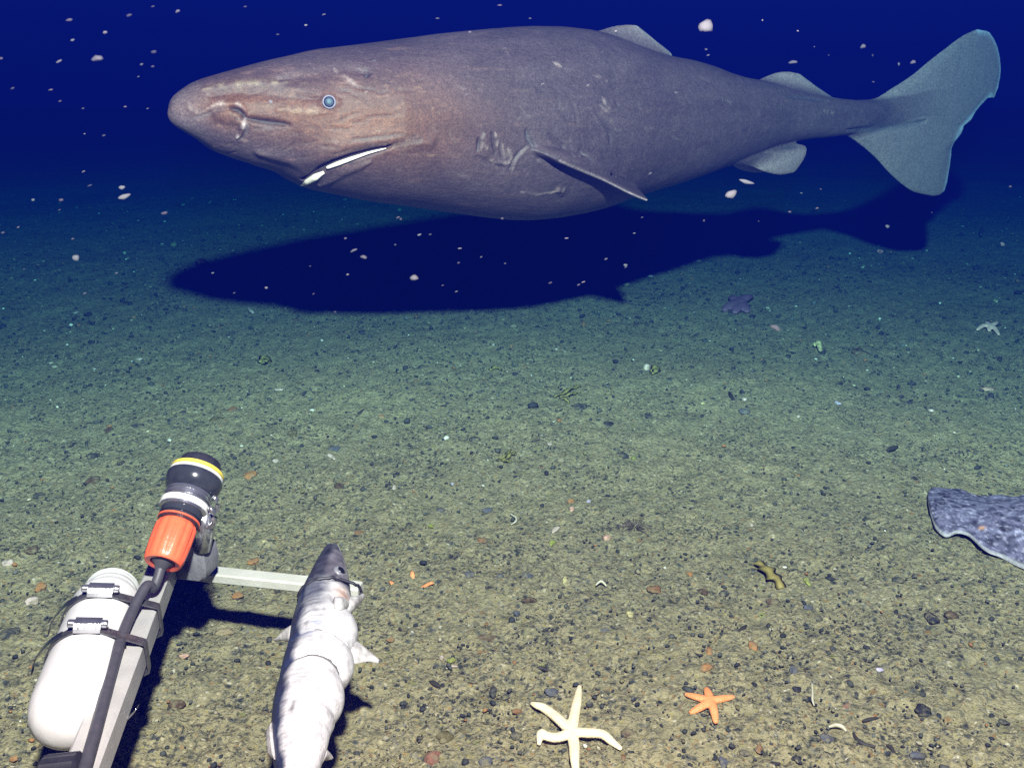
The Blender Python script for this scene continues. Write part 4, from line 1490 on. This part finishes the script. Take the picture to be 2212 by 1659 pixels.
me = rock_mesh(3, 3, .12)
bl = spot(2, 1975, 498)
p_ = gz(bl[0], bl[1])
r_ = 25 * bl[2] * (p_ - CAMP).length / F
me.transform(Matrix.Diagonal((r_, r_, r_ * .95, 1)))
o = link('snail_shell', me, MATS['white'])
o.location = p_ + Vector((0, 0, r_ * .5))
tag(o, 'round white snail shell with a green tuft beside it', 'shell')
# left-edge broken shells
for (px, py, w, h, l) in ((14, 1219, 24, 20, 'white cup-shaped shell at the edge beyond the canister'), (68, 1303, 26, 22, 'white mottled shell between the edge and the canister lid')):
    CROP[9] = (0, 0, 1 / 1.01582)
    stone(9, px, py, w, h, 'white', 'shell_shard', l, 'shell', 20)
for (px, py, w, h, mt, l) in ((68, 1190, 24, 22, 'brown', 'dark brown round pebble beyond the canister near the edge'), (88, 1270, 24, 20, 'orange', 'orange pebble near the canister lid'), (570, 1170, 22, 12, 'yellow', 'pale flat chip on the gravel past the sensor shadow'),
                          (548, 1215, 26, 18, 'orange', 'faded orange pebble between the sensor shadow and the crossbar'), (514, 1288, 26, 18, 'orange', 'orange pebble in the gap under the crossbar'), (485, 1368, 40, 22, 'tan', 'tan stone below the crossbar shadow'),
                          (398, 1418, 26, 14, 'pink', 'small pink chip at the edge of the arm shadow'), (382, 1522, 44, 22, 'brown', 'brown flattish stone below the crossbar, in open gravel'), (20, 1372, 36, 30, 'dark', 'dark stone at the edge beside the canister'),
                          (30, 1640, 14, 12, 'orange', 'tiny orange pebble in the bottom corner'), (775, 1152, 20, 14, 'rust', 'rust chip above the bait fish head')):
    stone(9, px, py, w, h, mt, 'pebble', l, 'pebble')

# ------------------------------------------------------------------ seaweed scraps, twigs, worms
weed = plain('yellow_green_seaweed', (.22, .19, .05), (.13, .125, .04), 60, .6)
weed_b = plain('brown_yellow_seaweed', (.30, .23, .06), (.20, .16, .045), 60, .6)
twig_m = plain('black_twig', (.02, .018, .016), (.035, .03, .025), 100, .7)
worm_m = plain('pale_worm', (.55, .52, .40), (.42, .38, .28), 100, .5)
brist_m = plain('brown_bristle', (.13, .095, .075), (.08, .065, .05), 90, .7)


def blade(mb, pts, w, lift, dz=.0025):
    """a thin curled strip lying on the bottom, its middle lifted"""
    P = [gz(x, y, dz) for x, y in pts]
    P = smooth_path(P, 8)
    n = len(P)
    rings = []
    for i, p in enumerate(P):
        t = (P[min(i + 1, n - 1)] - P[max(i - 1, 0)]).normalized()
        s = Vector((t.y, -t.x, 0)).normalized()
        u = i / (n - 1)
        ww = w * (.35 + .65 * math.sin(math.pi * min(max(u, .04), .96)) ** .6) * (1 + .3 * math.sin(u * 21))
        q = p + Vector((0, 0, lift * math.sin(math.pi * u) + .002 * math.sin(u * 17)))
        rings.append([q - s * ww, q + Vector((0, 0, ww * .25 + .0006)), q + s * ww, q + Vector((0, 0, ww * .25 - .0006))])
    mb.rings(rings)


def weeds(c, blades, w, lift, mat, name, label, cat):
    mb = MB()
    for b in blades:
        blade(mb, [spot(c, x, y)[:2] for x, y in b], w, lift)
    tag(mb.build(name, mat), label, cat)


weeds(2, [[(1385, 680), (1450, 660), (1520, 625), (1560, 612)], [(1420, 685), (1490, 672), (1540, 655)], [(1440, 700), (1480, 715)]], .006, .006, weed, 'seaweed', 'yellow-green seaweed blade with forked tips on the mid gravel', 'seaweed')
weeds(2, [[(1025, 1075), (1070, 1070), (1110, 1015)], [(1060, 1090), (1105, 1060), (1140, 1035)], [(1050, 1085), (1090, 1105), (1110, 1095)]], .005, .005, weed, 'seaweed', 'yellow-green ragged seaweed tuft closer to the bait fish', 'seaweed')
weeds(1, [[(1660, 460), (1690, 435), (1725, 455)], [(1670, 470), (1700, 465), (1720, 445)]], .010, .008, weed, 'seaweed', 'faint yellow-green seaweed scrap below the shark shadow snout', 'seaweed')
weeds(2, [[(2005, 520), (2030, 500), (2055, 515)], [(2010, 535), (2035, 525), (2050, 505)]], .008, .008, weed, 'seaweed', 'green tuft right beside the round white snail shell', 'seaweed')
weeds(2, [[(975, 510), (1010, 498), (1050, 508)]], .008, .005, weed, 'seaweed', 'faint olive seaweed scrap in the upper mid gravel', 'seaweed')
weeds(5, [[(512, 315), (560, 345), (600, 400), (640, 430), (680, 470)]], .0125, .008, weed_b, 'seaweed', 'long yellow-brown seaweed strip with a black shadow edge', 'seaweed')


def stick(c, pts, r, mat, name, label, cat, dz=.002, mid=0.0):
    P = [gz(*spot(c, x, y)[:2]) + Vector((0, 0, dz + mid * math.sin(math.pi * i / (len(pts) - 1)))) for i, (x, y) in enumerate(pts)]
    P = smooth_path(P, 6)
    n = len(P)
    tag(MB().tube(P, [r * (.45 + .55 * math.sin(math.pi * min(max(i / (n - 1), .05), .95))) for i in range(n)], 8).build(name, mat), label, cat)


stick(3, [(1345, 1418), (1380, 1405), (1410, 1395)], .0055, twig_m, 'twig', 'straight black twig in the gravel towards the flatfish', 'twig', .004)
stick(3, [(345, 1050), (358, 1075), (375, 1100)], .0045, twig_m, 'twig', 'short black twig beside the white pebble', 'twig', .004)
stick(5, [(1190, 1310), (1240, 1300), (1290, 1292)], .0026, twig_m, 'twig', 'thin dark twig up from the curved white worm', 'twig')
stick(5, [(1130, 1385), (1155, 1430), (1200, 1458), (1270, 1475)], .0028, twig_m, 'twig', 'curved black twig below the curved white worm', 'twig')
stick(5, [(1340, 1462), (1370, 1480), (1388, 1515)], .0026, twig_m, 'twig', 'bent black twig beside the blue-grey stone at the bottom', 'twig')
stick(5, [(405, 745), (430, 725), (455, 705)], .0030, twig_m, 'twig', 'short grey-black twig up from the orange starfish', 'twig')
stick(5, [(560, 1590), (610, 1585), (665, 1580)], .0028, twig_m, 'twig', 'black twig lying across the bottom edge', 'twig')
stick(4, [(590, 1070), (625, 1085), (655, 1105)], .0036, twig_m, 'twig', 'black sliver in the gravel between the bait fish and the cream starfish', 'twig')
stick(4, [(1270, 990), (1310, 985), (1345, 1003)], .0030, twig_m, 'twig', 'dark splinter up from the cream starfish', 'twig')
stick(2, [(130, 790), (155, 775), (180, 755)], .0036, twig_m, 'twig', 'thin dark twig in the upper mid gravel', 'twig', .003)
stick(5, [(975, 1352), (1020, 1340), (1060, 1352), (1085, 1378)], .0028, worm_m, 'worm', 'curved whitish worm on the lower gravel', 'worm', .003)
stick(5, [(868, 1075), (872, 1130), (872, 1180), (882, 1215)], .0016, worm_m, 'worm', 'thin pale thread-like worm lying straight up the slope', 'worm', .003)
stick(2, [(1105, 1430), (1140, 1455), (1140, 1480), (1110, 1500)], .0020, worm_m, 'worm', 'thin curved white worm above the rusty pebble', 'worm', .004)
stick(4, [(1650, 462), (1685, 450), (1720, 468)], .0022, worm_m, 'shell_shard', 'thin pale shell arc over a dark pebble', 'shell', .004, .004)
stick(3, [(880, 762), (905, 765), (922, 795)], .009, MATS['yellow'], 'shell_shard', 'curved white shell piece below the tail, out in open gravel', 'shell', .008, .01)
stick(1, [(1590, 120), (1600, 135), (1618, 150)], .007, MATS['white'], 'shell_shard', 'pale stub at the lower edge of the shark shadow', 'shell', .008)
stick(3, [(1935, 70), (1940, 45), (1942, 25)], .010, MATS['slate'], 'worm_tube', 'faint upright pale tube on the dark seabed past the tail shadow', 'worm tube', .02)
# bristly tuft
mb = MB()
bx = spot(2, 1895, 1500)
c_ = gz(bx[0], bx[1])
for k in range(60):
    a, rr = rnd.random() * 6.28, rnd.random() ** .6
    d = Vector((math.cos(a) * rr * .028, math.sin(a) * rr * .028, .007 * (1.1 - rr) + .002))
    q0 = c_ + Vector((math.cos(a), math.sin(a), 0)) * rr * .012
    mb.tube([q0, q0 + d * .6, q0 + d + Vector((0, 0, -.002))], [.0008, .0007, .0003], 5)
tag(mb.build('hydroid_tuft', brist_m), 'dark brown bristly tuft growing on the gravel', 'tuft')
# dark red blob at the snout end of the shadow
me = rock_mesh(41, 3, .3)
pz = gz(437, 577)
me.transform(Matrix.Diagonal((.028, .02, .022, 1)))
o = link('sea_anemone', me, stone_mat('dark_red_skin', (.10, .025, .04), .5))
o.location = pz + Vector((0, 0, .018))
tag(o, 'dark red round anemone at the snout end of the shark shadow', 'anemone')

# ------------------------------------------------------------------ loose gravel: far too many to count
def build_gravel():
    protos = []
    for sub in (1,):
        for sd in range(6):
            me = rock_mesh(100 + sd, sub, .35)
            protos.append((verts_np(me), np.array([p.vertices[:] for p in me.polygons])))
            bpy.data.meshes.remove(me)
    rs = np.random.RandomState(4)
    n = 30000
    # denser close by, spread over the whole lit ground
    d = .45 * (6.5 / .45) ** (rs.rand(n) ** .85)
    x = (rs.rand(n) * 2 - 1) * (.72 * d + .25)
    sz = .0018 * np.exp(rs.normal(size=n) * .45) * np.clip(d / 1.5, .9, 2.4)
    keep = fbm(np.c_[x, d, 0 * d], 3.0, 3, 71) + .7 * rs.rand(n) > .05
    x, d, sz = x[keep], d[keep], sz[keep]
    n = len(x)
    gh = ground_h(np.c_[x, d])
    VV, FF, CC = [], [], []
    off = 0
    pal = np.array([(.030, .033, .035), (.05, .055, .05), (.07, .07, .06), (.11, .115, .105), (.16, .14, .07), (.22, .19, .12), (.26, .13, .05), (.35, .31, .22), (.60, .57, .50)])
    pw = np.array([.34, .28, .14, .07, .05, .05, .03, .03, .01])
    pick = rs.choice(len(pal), n, p=pw / pw.sum())
    for i in range(n):
        v, f = protos[i % 6]
        a = rs.rand() * 6.28
        ca_, sa_ = math.cos(a), math.sin(a)
        s1, s2, s3 = sz[i] * (1 + .5 * rs.rand()), sz[i] * (.7 + .3 * rs.rand()), sz[i] * (.45 + .35 * rs.rand())
        q = v * (s1, s2, s3)
        VV.append(np.c_[q[:, 0] * ca_ - q[:, 1] * sa_ + x[i], q[:, 0] * sa_ + q[:, 1] * ca_ + d[i], q[:, 2] + gh[i] + s3 * .55 + .001])
        FF.append(f + off)
        CC.append(np.repeat(pal[pick[i]][None] * (.75 + .5 * rs.rand()), len(v), 0))
        off += len(v)
    V, Fc, Cc = np.concatenate(VV), np.concatenate(FF), np.concatenate(CC)
    me = bpy.data.meshes.new('gravel')
    me.vertices.add(len(V))
    me.vertices.foreach_set('co', V.astype(np.float32).ravel())
    me.loops.add(Fc.size)
    me.loops.foreach_set('vertex_index', Fc.ravel().astype(np.int32))
    me.polygons.add(len(Fc))
    me.polygons.foreach_set('loop_start', np.arange(0, Fc.size, 3, dtype=np.int32))
    me.update(calc_edges=True)
    set_pigment(me, Cc)
    o = link('gravel', me, vcol_mat('gravel_grain', .75, .0008, 400, .3, 300, .25))
    tag(o, kind='stuff')


build_gravel()

# ------------------------------------------------------------------ marine snow drifting in the water
def snow_mat(name, c, alpha):
    m = plain(name, c, tuple(x * .6 for x in c), 350, .9)
    m.node_tree.nodes['Principled BSDF'].inputs['Alpha'].default_value = alpha
    return m


snow_ms = [snow_mat('marine_snow_bright', (.15, .15, .165), .26), snow_mat('marine_snow_soft', (.10, .10, .12), .20), snow_mat('marine_snow_faint', (.07, .062, .085), .18)]
snow_meshes = []
for k in range(9):
    cb_ = MB()
    for q, r_ in enumerate((1.0, .82, .62, .42)):
        me = rock_mesh(300 + k, 2, .5)
        cb_.add([tuple(np.array(v.co[:]) * r_) for v in me.vertices], [tuple(p.vertices) for p in me.polygons])
        bpy.data.meshes.remove(me)
    me = bpy.data.meshes.new('marine_flake')
    me.from_pydata(cb_.v, [], cb_.f)
    me.materials.append(snow_ms[(0, 1, 2, 1, 2, 2, 0, 1, 2)[k]])
    me.polygons.foreach_set('use_smooth', [True] * len(me.polygons))
    snow_meshes.append(me)


def flake(px, py, d, w, h, ang, label, group=None, k=None):
    """a flake of about w x h photo pixels hanging d metres out"""
    o = bpy.data.objects.new('drifting_flake', snow_meshes[rnd.randrange(9) if k is None else k])
    COL.objects.link(o)
    p = at_d(px, py, d)
    m = (p - CAMP).length / F * .5
    o.location = p
    o.rotation_euler = (R(90) - PITCH, R(-ang), 0)
    o.rotation_mode = 'XYZ'
    mr = Matrix.Rotation(R(90) - PITCH, 4, 'X') @ Matrix.Rotation(R(ang), 4, 'Z')
    o.matrix_world = Matrix.Translation(p) @ mr @ Matrix.Diagonal((w * m * (.68 if group else .82), h * m * (.58 if group else .72), h * m * .5, 1))
    return tag(o, label, 'flake', group, 'thing')


for (px, py, d, w, h, a, l) in [
    (1522, 58, 1.35, 36, 30, 60, 'largest ragged white flake drifting above the shark back'),
    (1577, 420, 1.3, 32, 18, 35, 'pinkish white flake drifting below the shark belly'),
    (1610, 392, 1.5, 40, 9, -12, 'thin pale sliver drifting beneath the pelvic fin'),
    (266, 425, 1.3, 32, 11, 22, 'long pale sliver drifting ahead of the lower jaw'),
    (262, 405, 1.4, 16, 9, 15, 'small white flake just above the long pale sliver'),
    (162, 557, 1.4, 17, 15, 40, 'round white flake over the dim seabed ahead of the snout'),
    (893, 601, 1.3, 17, 20, 80, 'white rounded flake in front of the shark shadow'),
    (786, 556, 1.3, 18, 13, -25, 'soft pinkish flake in front of the shark shadow'),
    (765, 541, 1.4, 20, 8, 20, 'bright narrow flake in front of the shark shadow'),
    (1676, 709, 1.25, 28, 18, -35, 'soft pink flake hanging over the lit gravel'),
    (211, 127, 1.25, 27, 17, 0, 'blurred pinkish flake in the dark water ahead of the snout'),
    (584, 220, 1.5, 12, 10, 0, 'bright white flake in front of the shark cheek'),
    (1900, 543, 2.2, 16, 9, 0, 'white flake beside the tail fin shadow'),
    (1865, 101, 1.6, 13, 13, 0, 'round pink flake above the tail stalk'),
    (1973, 135, 1.6, 13, 11, 0, 'yellowish flake just ahead of the upper tail lobe'),
    (1714, 135, 1.6, 22, 10, 0, 'ragged flake above the second dorsal fin'),
    (2165, 527, 2.2, 12, 8, -15, 'white flake low in the dark water past the tail'),
]:
    flake(px, py, d * .85, w, h, a, l, None, 0 if 'white' in l or 'pale' in l else 1)
G1 = 'flakes in the dark water ahead of the snout'
for (x, y, w, h) in [(672, 80, 42, 22), (545, 168, 36, 24), (362, 105, 42, 24), (308, 320, 44, 22), (735, 335, 28, 18), (795, 347, 24, 18), (720, 400, 18, 12), (265, 468, 30, 14), (312, 527, 22, 16), (652, 556, 22, 14), (432, 565, 20, 14), (540, 705, 26, 16), (435, 893, 26, 14), (468, 965, 34, 14),
                     (170, 1040, 24, 18), (318, 1040, 34, 26), (310, 1092, 20, 12), (95, 1182, 22, 14), (15, 1210, 26, 16), (378, 1242, 24, 16), (855, 1108, 48, 22), (440, 1525, 26, 14), (605, 1420, 24, 14), (795, 35, 24, 14), (925, 60, 34, 24), (800, 270, 40, 22), (768, 566, 20, 12), (66, 460, 26, 16), (440, 697, 14, 10), (125, 1400, 16, 10),
                     (375, 210, 30, 16), (5, 305, 30, 20)]:
    flake(x / 2.37 / 1.01582, y / 2.37 / 1.01582, rnd.uniform(.95, 1.4), w / 2.41, h / 2.41, 20 + rnd.uniform(-10, 10), 'small pale fleck drifting in the dark water ahead of the snout', G1)
G2 = 'flakes in front of the shark shadow'
for (x, y) in [(1085, 102), (850, 347), (1165, 172), (1215, 170), (1345, 232), (1340, 295), (1440, 270), (1545, 298), (1330, 422), (1270, 395), (490, 405), (255, 340), (1745, 383), (1870, 392), (1890, 380), (2075, 305), (1990, 278), (840, 187), (685, 310), (1060, 215), (1815, 187), (2115, 165), (2150, 95), (795, 512), (350, 428), (700, 432)]:
    flake((340 + x / 2.011) / 1.01582, (430 + y / 2.011) / 1.01582, rnd.uniform(.95, 1.5), rnd.uniform(7, 15), rnd.uniform(4, 8), 18 + rnd.uniform(-12, 12), 'small pale fleck drifting in front of the dark shark shadow', G2)
G3 = 'flakes around the tail'
for (x, y, w, h) in [(420, 48, 16, 22), (665, 122, 22, 18), (1365, 350, 22, 28), (1185, 290, 14, 24), (1190, 475, 26, 18), (880, 290, 14, 12), (30, 250, 28, 26), (610, 1375, 34, 24), (800, 1350, 34, 24), (1285, 1475, 40, 32), (690, 1245, 30, 14), (825, 1218, 16, 16), (2140, 1200, 26, 26), (15, 1435, 24, 24), (1595, 1380, 14, 14), (395, 1440, 14, 14), (780, 232, 14, 12)]:
    flake((1540 + x / 3.16) / 1.01582, (30 + y / 3.16) / 1.01582, rnd.uniform(1.1, 1.8), w / 3.21, h / 3.21, rnd.uniform(-20, 40), 'small pale fleck drifting in the dark water around the tail', G3)
G4 = 'flakes against the shark flank'
for (px, py) in [(808, 132), (1015, 70), (1008, 205), (1270, 185), (1172, 182), (1090, 105), (1205, 142), (1085, 472), (1352, 577), (1330, 68), (1460, 200), (860, 470), (1530, 120), (660, 55), (700, 32), (1145, 40), (945, 40), (1405, 375), (530, 15), (600, 75), (1080, 12)]:
    flake(px, py, rnd.uniform(1.0, 1.5), rnd.uniform(8, 14), rnd.uniform(5, 8), 15 + rnd.uniform(-15, 15), 'small white fleck drifting close to the shark outline and flank', G4)
